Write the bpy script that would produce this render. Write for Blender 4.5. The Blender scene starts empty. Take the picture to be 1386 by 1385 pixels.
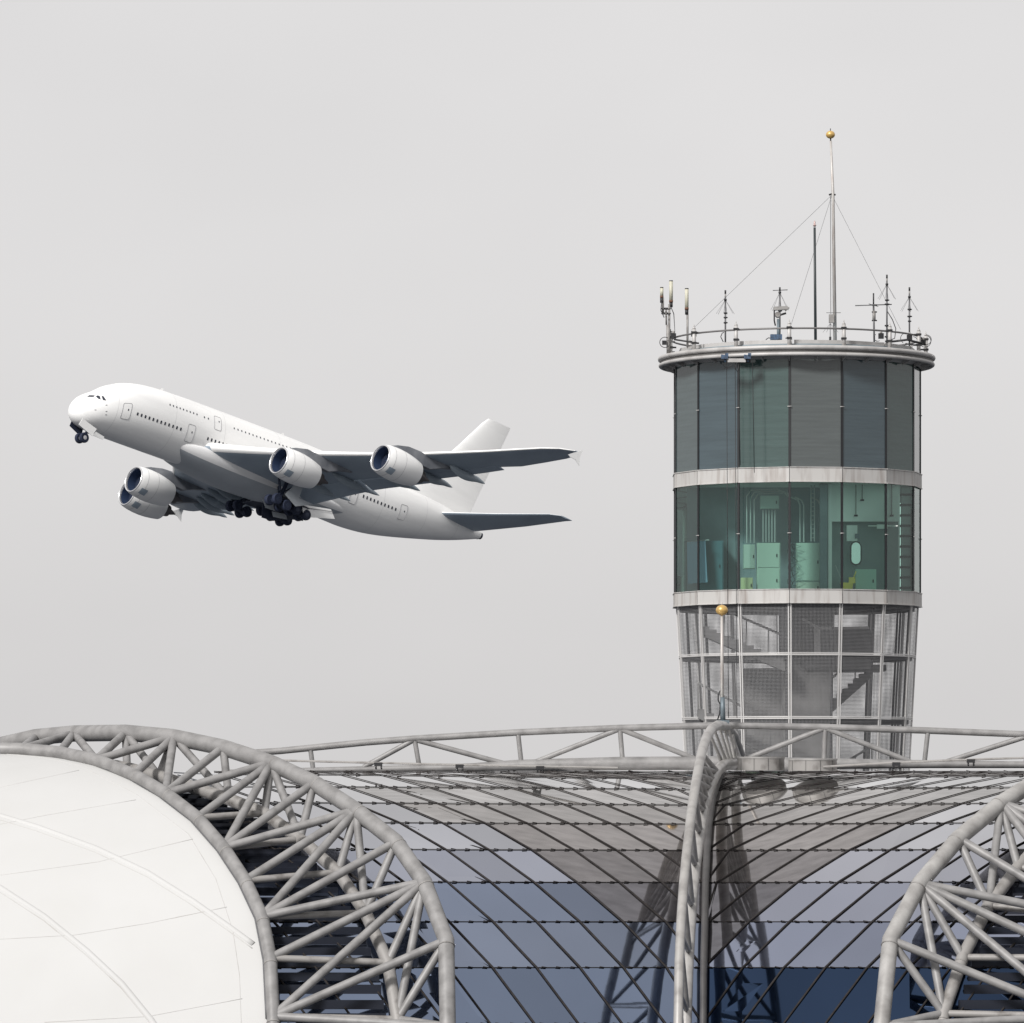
import bpy, math, random
from mathutils import Vector, Matrix
random.seed(7)
R_ = math.radians
sc = bpy.context.scene
COL = sc.collection
# ------------------------------------------------------------ camera, sky, sun
F = 6475.0 / 1386.0            # focal length in picture widths
H = 21.0                       # eye height above the ground
HOR = 1047.0                   # picture row of the horizon (of 1385)
cd = bpy.data.cameras.new('camera'); cam = bpy.data.objects.new('camera', cd); COL.objects.link(cam)
cd.sensor_width = 36; cd.lens = 36 * F; cd.clip_end = 20000; cd.clip_start = 1
cam.location = (0, 0, H); cam.rotation_euler = (R_(90), 0, 0)
cd.shift_y = (HOR - 692.5) / 1386
sc.camera = cam
sc.view_settings.view_transform = 'Standard'; sc.view_settings.look = 'None'
sc.view_settings.exposure = 0; sc.view_settings.gamma = 1
sc.cycles.transparent_max_bounces = 24
sun_dir = Vector((-0.48, -0.72, 0.66)).normalized()
sd = bpy.data.lights.new('sun', 'SUN'); sun = bpy.data.objects.new('sun', sd); COL.objects.link(sun)
sd.energy = 4.1; sd.angle = R_(11); sd.color = (1, 0.975, 0.95)
sun.rotation_euler = (-sun_dir).to_track_quat('-Z', 'Y').to_euler()
world = bpy.data.worlds.new("World"); sc.world = world; world.use_nodes = True
nt = world.node_tree; nt.nodes.clear()
wo = nt.nodes.new('ShaderNodeOutputWorld'); add = nt.nodes.new('ShaderNodeAddShader')
sky = nt.nodes.new('ShaderNodeTexSky'); sky.sky_type = 'NISHITA'; sky.sun_disc = False
sky.sun_elevation = math.asin(sun_dir.z); sky.sun_rotation = math.atan2(sun_dir.x, sun_dir.y)
sky.air_density = 1; sky.dust_density = 3
hs = nt.nodes.new('ShaderNodeHueSaturation'); hs.inputs['Saturation'].default_value = 0.12; hs.inputs['Value'].default_value = 0.45
b1 = nt.nodes.new('ShaderNodeBackground'); b1.inputs[1].default_value = 0.05
b2 = nt.nodes.new('ShaderNodeBackground'); b2.inputs[1].default_value = 1.0
tc = nt.nodes.new('ShaderNodeTexCoord'); mp = nt.nodes.new('ShaderNodeMapping'); mp.inputs['Scale'].default_value = (1, 1, 1.8)
nz = nt.nodes.new('ShaderNodeTexNoise'); nz.inputs['Scale'].default_value = 9; nz.inputs['Detail'].default_value = 3
rp = nt.nodes.new('ShaderNodeValToRGB')
rp.color_ramp.elements[0].position = .25; rp.color_ramp.elements[0].color = (.615, .603, .602, 1)
rp.color_ramp.elements[1].position = .75; rp.color_ramp.elements[1].color = (.655, .642, .641, 1)
L = nt.links.new
L(sky.outputs[0], hs.inputs['Color']); L(hs.outputs[0], b1.inputs[0])
L(tc.outputs['Generated'], mp.inputs[0]); L(mp.outputs[0], nz.inputs['Vector']); L(nz.outputs[0], rp.inputs[0]); L(rp.outputs[0], b2.inputs[0])
L(b1.outputs[0], add.inputs[0]); L(b2.outputs[0], add.inputs[1]); L(add.outputs[0], wo.inputs[0])

# ------------------------------------------------------------ helpers
FP = 6475.0
def P(px, py, Y):                       # the point at distance Y seen at that place of the photograph
    return Vector(((px - 693) * Y / FP, Y, H - (py - HOR) * Y / FP))
def lerp(a, b, t): return a + (b - a) * t
def interp(tab, x):
    if x <= tab[0][0]: return tab[0][1]
    for (a, fa), (b, fb) in zip(tab, tab[1:]):
        if x <= b: return lerp(fa, fb, (x - a) / (b - a))
    return tab[-1][1]

def mat(name, c, rough=.5, metal=0, c2=None, scale=3, stretch=(1, 1, 1), bump=0, spec=.5, ior=1.5, detail=6, coords='Object', lo=.35, hi=.7):
    m = bpy.data.materials.new(name); m.use_nodes = True; n = m.node_tree; b = n.nodes['Principled BSDF']
    b.inputs['Base Color'].default_value = (*c, 1); b.inputs['Roughness'].default_value = rough
    b.inputs['Metallic'].default_value = metal; b.inputs['IOR'].default_value = ior
    b.inputs['Specular IOR Level'].default_value = spec
    if c2 is not None or bump:
        t = n.nodes.new('ShaderNodeTexCoord'); q = n.nodes.new('ShaderNodeMapping'); q.inputs['Scale'].default_value = stretch
        z = n.nodes.new('ShaderNodeTexNoise'); z.inputs['Scale'].default_value = scale; z.inputs['Detail'].default_value = detail
        n.links.new(t.outputs[coords], q.inputs[0]); n.links.new(q.outputs[0], z.inputs['Vector'])
        if c2 is not None:
            r = n.nodes.new('ShaderNodeValToRGB'); r.color_ramp.elements[0].position = lo; r.color_ramp.elements[1].position = hi
            r.color_ramp.elements[0].color = (*c, 1); r.color_ramp.elements[1].color = (*c2, 1)
            n.links.new(z.outputs[0], r.inputs[0]); n.links.new(r.outputs[0], b.inputs['Base Color'])
        if bump:
            u = n.nodes.new('ShaderNodeBump'); u.inputs['Strength'].default_value = bump; u.inputs['Distance'].default_value = .02
            n.links.new(z.outputs[0], u.inputs['Height']); n.links.new(u.outputs[0], b.inputs['Normal'])
    return m

def glass_mat(name, tint, ior=1.5, dirt=(.5, .5, .5), dirt_amt=.05):
    m = bpy.data.materials.new(name); m.use_nodes = True; n = m.node_tree; n.nodes.clear()
    o = n.nodes.new('ShaderNodeOutputMaterial'); tr = n.nodes.new('ShaderNodeBsdfTransparent'); tr.inputs[0].default_value = (*tint, 1)
    g = n.nodes.new('ShaderNodeBsdfGlossy'); g.inputs['Roughness'].default_value = .02; g.inputs[0].default_value = (.9, .95, .93, 1)
    d = n.nodes.new('ShaderNodeBsdfDiffuse'); d.inputs[0].default_value = (*dirt, 1)
    fr = n.nodes.new('ShaderNodeFresnel'); fr.inputs[0].default_value = ior
    m1 = n.nodes.new('ShaderNodeMixShader'); m2 = n.nodes.new('ShaderNodeMixShader'); m1.inputs[0].default_value = dirt_amt
    n.links.new(tr.outputs[0], m1.inputs[1]); n.links.new(d.outputs[0], m1.inputs[2])
    n.links.new(fr.outputs[0], m2.inputs[0]); n.links.new(m1.outputs[0], m2.inputs[1]); n.links.new(g.outputs[0], m2.inputs[2])
    n.links.new(m2.outputs[0], o.inputs[0]); return m

def perforated_mat(name, c, pitch, r):
    m = bpy.data.materials.new(name); m.use_nodes = True; n = m.node_tree; b = n.nodes['Principled BSDF']
    b.inputs['Base Color'].default_value = (*c, 1); b.inputs['Roughness'].default_value = .45; b.inputs['Metallic'].default_value = .3
    o = n.nodes['Material Output']
    uv = n.nodes.new('ShaderNodeUVMap')
    sc_ = n.nodes.new('ShaderNodeVectorMath'); sc_.operation = 'SCALE'; sc_.inputs['Scale'].default_value = 1 / pitch
    fr = n.nodes.new('ShaderNodeVectorMath'); fr.operation = 'FRACTION'
    sb = n.nodes.new('ShaderNodeVectorMath'); sb.operation = 'SUBTRACT'; sb.inputs[1].default_value = (.5, .5, 0)
    ln = n.nodes.new('ShaderNodeVectorMath'); ln.operation = 'LENGTH'
    lt = n.nodes.new('ShaderNodeMath'); lt.operation = 'LESS_THAN'; lt.inputs[1].default_value = r
    tr = n.nodes.new('ShaderNodeBsdfTransparent'); mx = n.nodes.new('ShaderNodeMixShader')
    k = n.links.new
    k(uv.outputs[0], sc_.inputs[0]); k(sc_.outputs[0], fr.inputs[0]); k(fr.outputs[0], sb.inputs[0]); k(sb.outputs[0], ln.inputs[0])
    k(ln.outputs['Value'], lt.inputs[0]); k(lt.outputs[0], mx.inputs[0]); k(b.outputs[0], mx.inputs[1]); k(tr.outputs[0], mx.inputs[2]); k(mx.outputs[0], o.inputs[0])
    return m

WM = {}                                   # world matrix of each thing, so that its parts can be laid out in world space
class MB:
    def __init__(s): s.v = []; s.f = []; s.sm = []; s.uv = []
    def face(s, idx, smooth=False, uv=None): s.f.append(tuple(idx)); s.sm.append(smooth); s.uv.append(uv)
    def poly(s, pts, smooth=False, uv=None):
        n = len(s.v); s.v += [Vector(p) for p in pts]; s.face(range(n, n + len(pts)), smooth, uv)
    def grid(s, rows, smooth=True, closed=False):
        n = len(s.v); w = len(rows[0])
        for r in rows: s.v += [Vector(p) for p in r]
        for i in range(len(rows) - 1):
            for j in range(w if closed else w - 1):
                k = (j + 1) % w
                s.face((n + i * w + j, n + i * w + k, n + (i + 1) * w + k, n + (i + 1) * w + j), smooth)
        return n
    def box(s, c, h, M=None):             # centre, half sizes, optional 3x3
        c = Vector(c); n = len(s.v)
        for sx in (-1, 1):
            for sy in (-1, 1):
                for sz in (-1, 1):
                    d = Vector((sx * h[0], sy * h[1], sz * h[2]))
                    s.v.append(c + (M @ d if M else d))
        for q in ((0, 1, 3, 2), (4, 6, 7, 5), (0, 4, 5, 1), (2, 3, 7, 6), (0, 2, 6, 4), (1, 5, 7, 3)): s.face([n + i for i in q])
    def bar(s, a, b, w, t, up=(0, 0, 1)):  # rectangular bar from a to b
        a = Vector(a); b = Vector(b); d = (b - a); l = d.length
        if l < 1e-6: return
        d.normalize(); x = d.cross(Vector(up))
        if x.length < 1e-4: x = d.cross(Vector((1, 0, 0)))
        x.normalize(); y = x.cross(d)
        s.box((a + b) / 2, (l / 2, w / 2, t / 2), Matrix((d, x, y)).transposed())
    def tube(s, pts, r, n=12, caps=True, smooth=True):
        pts = [Vector(p) for p in pts]
        rs = r if isinstance(r, (list, tuple)) else [r] * len(pts)
        rows = []; prev = None
        for i, p in enumerate(pts):
            if i == 0: t = pts[1] - p
            elif i == len(pts) - 1: t = p - pts[-2]
            else:
                t = (pts[i + 1] - p).normalized() + (p - pts[i - 1]).normalized()
            if t.length < 1e-9: t = Vector((0, 0, 1))
            t.normalize()
            if prev is None:
                u = t.cross(Vector((0, 0, 1)))
                if u.length < .05: u = t.cross(Vector((1, 0, 0)))
            else: u = prev - t * prev.dot(t)
            u.normalize(); prev = u; w = t.cross(u)
            rows.append([p + (u * math.cos(a) + w * math.sin(a)) * rs[i] for a in [2 * math.pi * k / n for k in range(n)]])
        b = s.grid(rows, smooth, True)
        if caps:
            s.face([b + k for k in range(n)][::-1]); s.face([b + (len(pts) - 1) * n + k for k in range(n)])
    def lathe(s, o, axis, prof, n=24, smooth=True, caps=True):   # prof: (distance along axis, radius)
        o = Vector(o); t = Vector(axis).normalized(); u = t.cross(Vector((0, 0, 1)))
        if u.length < .05: u = Vector((1, 0, 0))
        u.normalize(); w = t.cross(u)
        rows = [[o + t * d + (u * math.cos(a) + w * math.sin(a)) * max(r, 1e-4) for a in [2 * math.pi * k / n for k in range(n)]] for d, r in prof]
        b = s.grid(rows, smooth, True)
        if caps:
            s.face([b + k for k in range(n)][::-1]); s.face([b + (len(prof) - 1) * n + k for k in range(n)])
    def build(s, name, m, parent=None, local=False, base=None, sharp=None):
        me = bpy.data.meshes.new(name)
        W = WM.get(parent.name) if parent else (Matrix.Translation(Vector(base)) if base is not None else Matrix())
        if local: vs = s.v
        else:
            I = W.inverted(); vs = [I @ p for p in s.v]
        me.from_pydata([tuple(p) for p in vs], [], s.f)
        me.polygons.foreach_set('use_smooth', s.sm)
        if any(u is not None for u in s.uv):
            l = me.uv_layers.new(name='UVMap')
            for pl, u in zip(me.polygons, s.uv):
                if u:
                    for li, c in zip(pl.loop_indices, u): l.data[li].uv = c
        me.materials.append(m); me.update()
        if sharp: me.set_sharp_from_angle(angle=R_(sharp))
        o = bpy.data.objects.new(name, me); COL.objects.link(o)
        if parent: o.parent = parent
        else: o.matrix_world = W
        WM[o.name] = W
        return o
def tag(o, label=None, cat=None, group=None, kind=None):
    if label: o['label'] = label
    if cat: o['category'] = cat
    if group: o['group'] = group
    if kind: o['kind'] = kind
    return o
def thing(name, loc, label, cat, group=None, M=None):
    o = bpy.data.objects.new(name, None); COL.objects.link(o); o.empty_display_size = .3
    W = M if M is not None else Matrix.Translation(Vector(loc)); o.matrix_world = W; WM[o.name] = W
    return tag(o, label, cat, group)
def tube_part(name, pts, r, m, parent, n=14):
    b = MB(); b.tube(pts, r, n); return b.build(name, m, parent, sharp=40)

# ------------------------------------------------------------ materials
STEEL = mat('painted_steel', (.245, .240, .237), .52, .1, (.15, .146, .144), 3.4, bump=.15, detail=10, lo=.4, hi=.75)
STEEL2 = mat('weathered_steel', (.26, .25, .24), .55, .1, (.09, .08, .073), 3.2, bump=.2, detail=9, lo=.5, hi=.78)
STEELW = mat('bright_steel', (.34, .333, .322), .52, .1, (.20, .192, .185), 2.5, bump=.1, detail=8)
STEELC = mat('worn_steel', (.34, .33, .318), .38, .2, (.18, .17, .163), 3.0, bump=.15, detail=10, lo=.45, hi=.8)
DARKMET = mat('dark_metal', (.018, .018, .02), .5, .2)
MULL = mat('mullion_metal', (.030, .026, .025), .75, 0, (.016, .014, .014), 8, spec=.2)
FABRIC = mat('membrane_fabric', (.48, .48, .474), .75, 0, (.462, .461, .453), .7, bump=.35, lo=.3, hi=.75)
FABSEAM = mat('seam_fabric', (.43, .425, .415), .7, 0, (.30, .285, .26), 1.5, lo=.5, hi=.85)
CONC = mat('concrete', (.27, .268, .266), .9, 0, (.17, .168, .166), .9, bump=.2)
LOUV = mat('louvre_metal', (.028, .032, .045), .35, .3)
# ------------------------------------------------------------ ground
g = MB(); g.poly([(-9000, -3000, 0), (9000, -3000, 0), (9000, 15000, 0), (-9000, 15000, 0)])
tag(g.build('ground', mat('ground_grey', (.055, .06, .07), .9, 0, (.035, .04, .05), .05)), kind='structure')

# ------------------------------------------------------------ the vaulted concourse
YC = 107.9; RG = 11.1; ZG = H - (1045 - HOR) * YC / FP; ZC = ZG - RG
XV_TAB = [(1044, 973), (1052, 972), (1070, 966), (1100, 960), (1160, 956), (1250, 953), (1400, 951)]
D0 = 2.3
def xv(z_theta): return 0
def recess(dx): return D0 - (.40 * min(-dx, 5.75) if dx < 0 else .52 * min(dx, 4.42))
XVW = (956 - 693) * 103.0 / FP
def on_vault(px, py, Rk, far=False, rec=False):
    """the point of the cylinder of radius Rk round the vault's axis that the photograph shows at px, py"""
    def at(th):
        y = YC - Rk * math.sin(th)
        if rec:
            x = (px - 693) * y / FP
            for _ in range(4):
                yy = y + recess(x - XVW); x = (px - 693) * yy / FP
            y = yy
        z = ZC + Rk * math.cos(th)
        return y, z, HOR + FP * (H - z) / y
    lo, hi = (0.0, R_(110)) if not far else (0.0, -R_(80))
    ylo = at(lo)[2]
    if py <= ylo: y, z, _ = at(0); return Vector(((px - 693) * y / FP, y, z))
    # find a bracket where the row first reaches py
    k = lo; step = (hi - lo) / 200
    while at(k)[2] < py and abs(k) < abs(hi): k += step
    a, b = k - step, k
    for _ in range(30):
        m_ = (a + b) / 2
        if at(m_)[2] < py: a = m_
        else: b = m_
    y, z, _ = at(b)
    return Vector(((px - 693) * y / FP, y, z))
def crest_r(py): return (H - (py - HOR) * YC / FP) - ZC
def rm(rpx, Y=101): return rpx * Y / FP

ROWS = [1045.5, 1048.5, 1055, 1069, 1090, 1116, 1151.5, 1195, 1248, 1310, 1386, 1476, 1580, 1700]
TL = [160, 225, 352, 469, 535, 599, 662, 723, 785, 844, 901, 958, 1015, 1072]
TL[1] = 345; TL[0] = 283; TL[2] = 407
TR = [1880, 1725, 1565, 1485, 1407, 1332, 1260, 1190, 1124.5, 1061, 1004.5, 948, 890, 832]
TR[0] = 1725; TR[1] = 1645
def rowpy(i, px):
    b = ROWS[i]; t = max(0, 1 - abs(px - 960) / 560)
    return b - (1 - t) * interp([(1044, 9), (1069, 4), (1120, 2.5), (1250, 0), (1800, 0)], b)
roof = thing('glass_roof', (XVW, 100, 0), 'curved glass roof of skewed blue grey panels folding into a valley behind the trusses', 'glass roof')
def tinted_glass(name, c, rough, c2=None, metal=1.0, streak=False):
    m = mat(name, c, rough, metal, c2 or tuple(v * 1.12 for v in c), 1.1 if streak else .35, stretch=(1.0, 6, 6) if streak else (1, 1, 1), spec=.6, ior=1.6, detail=9 if streak else 3)
    n = m.node_tree; b = n.nodes['Principled BSDF']; z = n.nodes.new('ShaderNodeTexNoise'); z.inputs['Scale'].default_value = .5; z.inputs['Detail'].default_value = 1
    t = n.nodes.new('ShaderNodeTexCoord'); n.links.new(t.outputs['Object'], z.inputs['Vector'])
    u = n.nodes.new('ShaderNodeBump'); u.inputs['Strength'].default_value = .05; u.inputs['Distance'].default_value = .02
    n.links.new(z.outputs[0], u.inputs['Height']); n.links.new(u.outputs[0], b.inputs['Normal']); return m
# reflected sky is painted into the row tints, paler towards the ridge
def variants(c, **k): return [tinted_glass('roof_glass_row', tuple(v * f for v in c), .05, **k) for f in (.88, 1.0, 1.0, 1.10)]
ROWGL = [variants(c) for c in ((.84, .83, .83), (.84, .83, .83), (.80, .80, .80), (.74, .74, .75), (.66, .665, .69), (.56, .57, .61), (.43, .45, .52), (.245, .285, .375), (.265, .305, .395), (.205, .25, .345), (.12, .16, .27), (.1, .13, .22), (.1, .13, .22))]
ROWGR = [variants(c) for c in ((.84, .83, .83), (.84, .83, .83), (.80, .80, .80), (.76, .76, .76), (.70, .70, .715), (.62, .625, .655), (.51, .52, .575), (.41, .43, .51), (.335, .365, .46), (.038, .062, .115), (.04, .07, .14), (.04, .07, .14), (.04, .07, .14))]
ROWREF = {i: [tinted_glass('reflection_tint_glass', tuple(v * f for v in c), .045, c2=tuple(v * f * .74 for v in c), metal=.92, streak=True) for f in (.92, 1, 1.08)] for i, c in {3: (.62, .605, .59), 4: (.52, .50, .485), 5: (.455, .43, .42), 6: (.335, .318, .32), 7: (.255, .248, .265), 8: (.26, .255, .275)}.items()}  # brown-grey reflection and its streaks painted into the pane colours
STEP = {-1: .918, 1: .845}
def node(side, i, j):                   # grid node of the roof, kept at or outside the valley line
    px = (TL if side < 0 else TR)[i]
    base = on_vault(px, rowpy(i, px), RG, rec=True)
    x = base.x + STEP[side] * j
    lim = interp(XV_TAB, ROWS[i]); yv = on_vault(lim, ROWS[i], RG, rec=True)
    over = (x - yv.x) * side < 0
    if over: return yv, True
    px2 = px + STEP[side] * j / base.y * FP
    for _ in range(3):
        p = on_vault(px2, rowpy(i, px2), RG, rec=True); px2 += (x - p.x) / p.y * FP
    return p, False
cells = []
nodes = {}
for side in (-1, 1):
    for i in range(len(ROWS)):
        for j in range(-26, 27):
            p, over = node(side, i, j)
            nodes[side, i, j] = (p, over)
lifted = {}
for side in (-1, 1):
    for i in range(len(ROWS) - 1):
        for j in range(-26, 26):
            q = [nodes[side, i, j], nodes[side, i, j + 1], nodes[side, i + 1, j + 1], nodes[side, i + 1, j]]
            if all(o for _, o in q): continue
            c = sum((p for p, _ in q), Vector()) / 4
            px = 693 + c.x * FP / c.y; py = HOR - (c.z - H) * FP / c.y
            if side < 0 and px < 285: continue
            if side > 0 and px > 1560: continue
            pts = []
            for p, _ in q:
                if not pts or (p - pts[-1]).length > 1e-3: pts.append(p)
            if (pts[0] - pts[-1]).length < 1e-3: pts.pop()
            if len(pts) < 3: continue
            d1 = pts[1] - pts[0]; d2 = pts[-1] - pts[0]
            area = d1.cross(d2).length
            vis = (px > -20 and px < 1400 and py < 1440)
            score = area * (FP / c.y) ** 2 * (.1 + abs((ROWS[i + 1] - ROWS[i]) / 80)) * (1 if vis else 0)
            # tint; the V-shaped zone by the valley gets the painted reflection
            in_reflection = (side < 0 and ((i == 4 and j >= 0) or (5 <= i <= 7 and j >= 1) or (i == 3 and j >= 0))) or (side > 0 and 3 <= i <= 8 and j <= -3)
            if in_reflection: m_ = random.choice(ROWREF[i])
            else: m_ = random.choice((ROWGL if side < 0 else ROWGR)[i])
            cells.append((score, side, i, j, pts, m_))
cells.sort(key=lambda c: -c[0])
def panel(mb, pts):
    n = (pts[1] - pts[0]).cross(pts[-1] - pts[0]).normalized()
    if n.y > 0: n = -n
    c = sum(pts, Vector()) / len(pts)
    tilt = Vector((random.uniform(-1, 1), 0, random.uniform(-1, 1))) * .004
    q = [c + (p - c) * .998 for p in pts]
    q = [p + n * ((p - c).dot(tilt)) for p in q]
    back = [p - n * .03 for p in q]
    k = len(q)
    mb.poly(q); mb.poly(back[::-1])
    for a in range(k): mb.poly([q[a], back[a], back[(a + 1) % k], q[(a + 1) % k]])
rest = {}
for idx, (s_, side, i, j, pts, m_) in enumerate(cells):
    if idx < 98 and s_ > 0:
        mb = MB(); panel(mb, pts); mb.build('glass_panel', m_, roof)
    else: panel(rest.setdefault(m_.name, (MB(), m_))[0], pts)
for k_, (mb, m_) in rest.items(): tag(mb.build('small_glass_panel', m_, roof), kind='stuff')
def lift(p, q=.016): 
    d = Vector((0, p.y - YC - 1, p.z - ZC)).normalized(); return p + d * q
# skewed mullions run node to node down the slope, level transoms along each row
for side in (-1, 1):
    for j0 in range(-14, 34):
        pts = []
        for i in range(len(ROWS)):
            j = j0 - 11 + 0
            if not (-26 <= j <= 26): continue
            p, over = nodes[side, i, j]
            if over:
                if side < 0 or not pts: 
                    if pts: pts.append(lift(p))
                    if side < 0: break
                    continue
                pts.append(lift(p)); break
            px = 693 + p.x * FP / p.y
            if px < 285 or px > 1560: continue
            pts.append(lift(p))
        if len(pts) > 1:
            mb = MB(); mb.tube(pts, [rm(lerp(.55, 1.45, min(1, max(0, (ZG - p.z) / 3))), p.y) for p in pts], 6); mb.build('mullion', MULL, roof)
for i in range(len(ROWS)):
    mb = MB()
    for side in (-1, 1):
        for j in range(-26, 26):
            (a, oa), (b, ob) = nodes[side, i, j], nodes[side, i, j + 1]
            if oa and ob: continue
            pa = 693 + a.x * FP / a.y
            if pa < 285 or pa > 1560: continue
            a = lift(a, .012); b = lift(b, .012)
            mb.tube([a, b], .008, 6)
            k = 1 if i < 3 else 3
            for t in range(k):
                c = a.lerp(b, (t + .35) / k); e = a.lerp(b, (t + .35) / k + .105)
                c = lift(c, .008); e = lift(e, .008); mb.tube([c + Vector((0, -.006, .010)), e + Vector((0, -.006, -.008))], [.014, .014], 6)
    mb.build('transom', MULL, roof)
# wall below the vault
mb = MB(); bw = []
for px in (285, 450, 650, 800, 950, 1100, 1250, 1400, 1560):
    bw.append(on_vault(px, 1700, RG, rec=True))
mb.grid([[p + Vector((0, .25, 0)) for p in bw], [Vector((p.x, p.y + .25, 0)) for p in bw]], smooth=False)
mb.build('base_wall', CONC, roof)

# ------------------------------------------------------------ fabric roof on the left
RB = crest_r(1014); RA = crest_r(990); RCc = crest_r(1030)
B_TR = [(-90, 1014), (-20, 1013.5), (28, 1014.5), (80, 1019), (130, 1029), (181, 1049), (224, 1074), (267, 1107), (303, 1148), (332, 1192), (355, 1241), (366, 1297), (370, 1376), (371, 1470), (368, 1580)]
B_TAB = [(py, px) for px, py in B_TR[1:]]
fab = thing('fabric_roof', P(0, 1385, 98).to_tuple(), 'taut white fabric membrane roof filling the lower left corner', 'fabric roof')
RF = RB - .06
rows = []
for k in range(60):
    py = 1013.6 + (1600 - 1013.6) * (k / 59) ** 1.5
    xr = interp(B_TAB, py) - 5
    row = []
    for t in range(31):
        px = lerp(-330, xr, t / 30)
        p = on_vault(px, py, RF); e = 1 - (t / 30)
        row.append(p)
    rows.append(row)
mb = MB(); mb.grid(rows)
th = [[p + Vector((0, .35, -.12)) for p in r] for r in rows]
mb.grid(th)
mb.build('membrane', FABRIC, fab)
def seam(pts, r, m_, name, off=0.0):
    q = []
    for (a, b) in zip(pts, pts[1:]):
        for t in range(4): q.append((lerp(a[0], b[0], t / 4), lerp(a[1], b[1], t / 4)))
    q.append(pts[-1])
    w = [on_vault(x, y, RF + off) for x, y in q]
    mb = MB(); mb.tube(w, r, 8); mb.build(name, m_, fab)
for pts in ([(-60, 1090), (0, 1106), (50, 1121), (130, 1150), (200, 1183), (262, 1222), (310, 1256), (343, 1280)],
            [(-60, 1176), (0, 1203), (60, 1242), (118, 1289), (165, 1333), (205, 1382), (240, 1435)]):
    seam(pts, .085, FABRIC, 'cable_sleeve', -.055)
    seam([(x - 1.5, y + 4.0) for x, y in pts], .014, FABSEAM, 'seam', -.006)
    seam([(x + 1.0, y - 4.5) for x, y in pts], .010, FABSEAM, 'seam', -.004)
for pts in ([(0, 1271.5), (100, 1266), (200, 1250), (307, 1228)], [(0, 1185), (132, 1167), (261, 1136)], [(60, 1384), (200, 1376), (328, 1352)],
            [(0, 1020), (60, 1026), (107, 1036), (184, 1075), (255, 1129), (292, 1190), (315, 1260), (324, 1320), (327, 1400)],
            [(0, 1066), (107, 1043)], [(0, 1116), (61, 1104), (184, 1083)]):
    seam(pts, .009, FABSEAM, 'seam', -.003)
HEM = mat('hem_strip', (.09, .09, .095), .5)
seam([(x - 9, y + 2.5) for x, y in B_TR[3:13]], .03, HEM, 'edge_clamp', .04)

fab2 = thing('fabric_roof', P(1640, 1385, 98).to_tuple(), 'white membrane roof beyond the truss at the right edge of the picture', 'fabric roof')
rows = []
for k in range(40):
    py = 1013.6 + (1600 - 1013.6) * (k / 39) ** 1.5
    xl = 1830 - interp(B_TAB, py) + 6
    rows.append([on_vault(lerp(xl, 2250, t / 20), py, RF) for t in range(21)])
mb = MB(); mb.grid(rows); mb.grid([[p + Vector((0, .35, -.12)) for p in q] for q in rows]); mb.build('membrane', FABRIC, fab2)
# ------------------------------------------------------------ the big arched trusses
def side_truss(label, flip, A, B, C, AB, AC, BC, Aextra=None):
    t = thing('arched_truss', P(A[-2][0], 1385, 97).to_tuple(), label, 'roof truss', 'three chord arched steel roof trusses')
    wa = [on_vault(x, y, RA, far=fr) for x, y, fr in A]
    wb = [on_vault(x, y, RB + .04) for x, y in B]
    wc = [on_vault(x, y, RCc) for x, y in C]
    tube_part('chord', wa, [rm(11.2, p.y) for p in wa], STEELW if flip else STEEL, t, 24)
    tube_part('chord', wb, [rm(9.0, p.y) for p in wb], STEELW if flip else STEEL, t, 20)
    tube_part('chord', wc, [rm(8.6, p.y) for p in wc], STEEL2, t, 20)
    for i, j in AB: tube_part('brace', [wa[i], wb[j]], rm(5.9), STEEL, t)
    for i, j in AC: tube_part('brace', [wa[i], wc[j]], rm(5.6), STEEL, t)
    for i, j in BC: tube_part('brace', [wb[i], wc[j]], rm(4.9), STEEL2, t)
    for pts, rr in ((wa, rm(11.2)), (wb, rm(9.0)), (wc, rm(8.6))):       # welded collars at the nodes
        for k in range(1, len(pts) - 1):
            d = (pts[k + 1] - pts[k]).normalized(); mb = MB(); mb.tube([pts[k] + d * .13, pts[k] + d * .155], rr * 1.035, 20); mb.build('weld_ring', STEEL2, t)
    return t, wa, wb, wc
A_L = [(-60, 1030, True), (0, 1009, True), (48, 998, True), (100, 993, True), (170, 992, False), (235, 998, False), (302, 1012, False), (367, 1033, False), (425, 1060, False), (482, 1097, False),
       (536, 1140, False), (574, 1194, False), (604, 1273, False), (606, 1390, False), (596, 1520, False)]
C_L = [(120, 1031), (172, 1040), (215, 1051), (262, 1066), (310, 1082), (358, 1101), (406, 1136), (458, 1181), (495, 1236), (525, 1303), (538, 1380), (545, 1480)]
ABL = [(1, 1), (2, 2), (3, 2), (3, 3), (3, 4), (4, 4), (5, 4), (5, 5), (5, 6), (6, 6), (7, 6), (7, 7), (7, 8), (8, 8), (9, 8), (9, 9), (9, 10), (10, 10), (11, 10), (11, 11), (11, 12), (12, 12), (13, 12), (13, 13), (13, 14)]
ACL = [(4, 1), (4, 2), (5, 2), (5, 4), (6, 4), (7, 5), (7, 6), (8, 6), (9, 7), (9, 8), (10, 8), (11, 9), (11, 10), (12, 10), (13, 10), (13, 11)]
BCL = [(5, 1), (6, 3), (7, 5), (8, 6), (9, 7), (10, 8), (11, 9), (12, 10)]
tl, waL, wbL, wcL = side_truss('large arched tube truss along the edge of the white fabric roof on the left', False, A_L, B_TR, C_L, ABL, ACL, BCL)
def mir(x): return 1812 - x + 10
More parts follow.
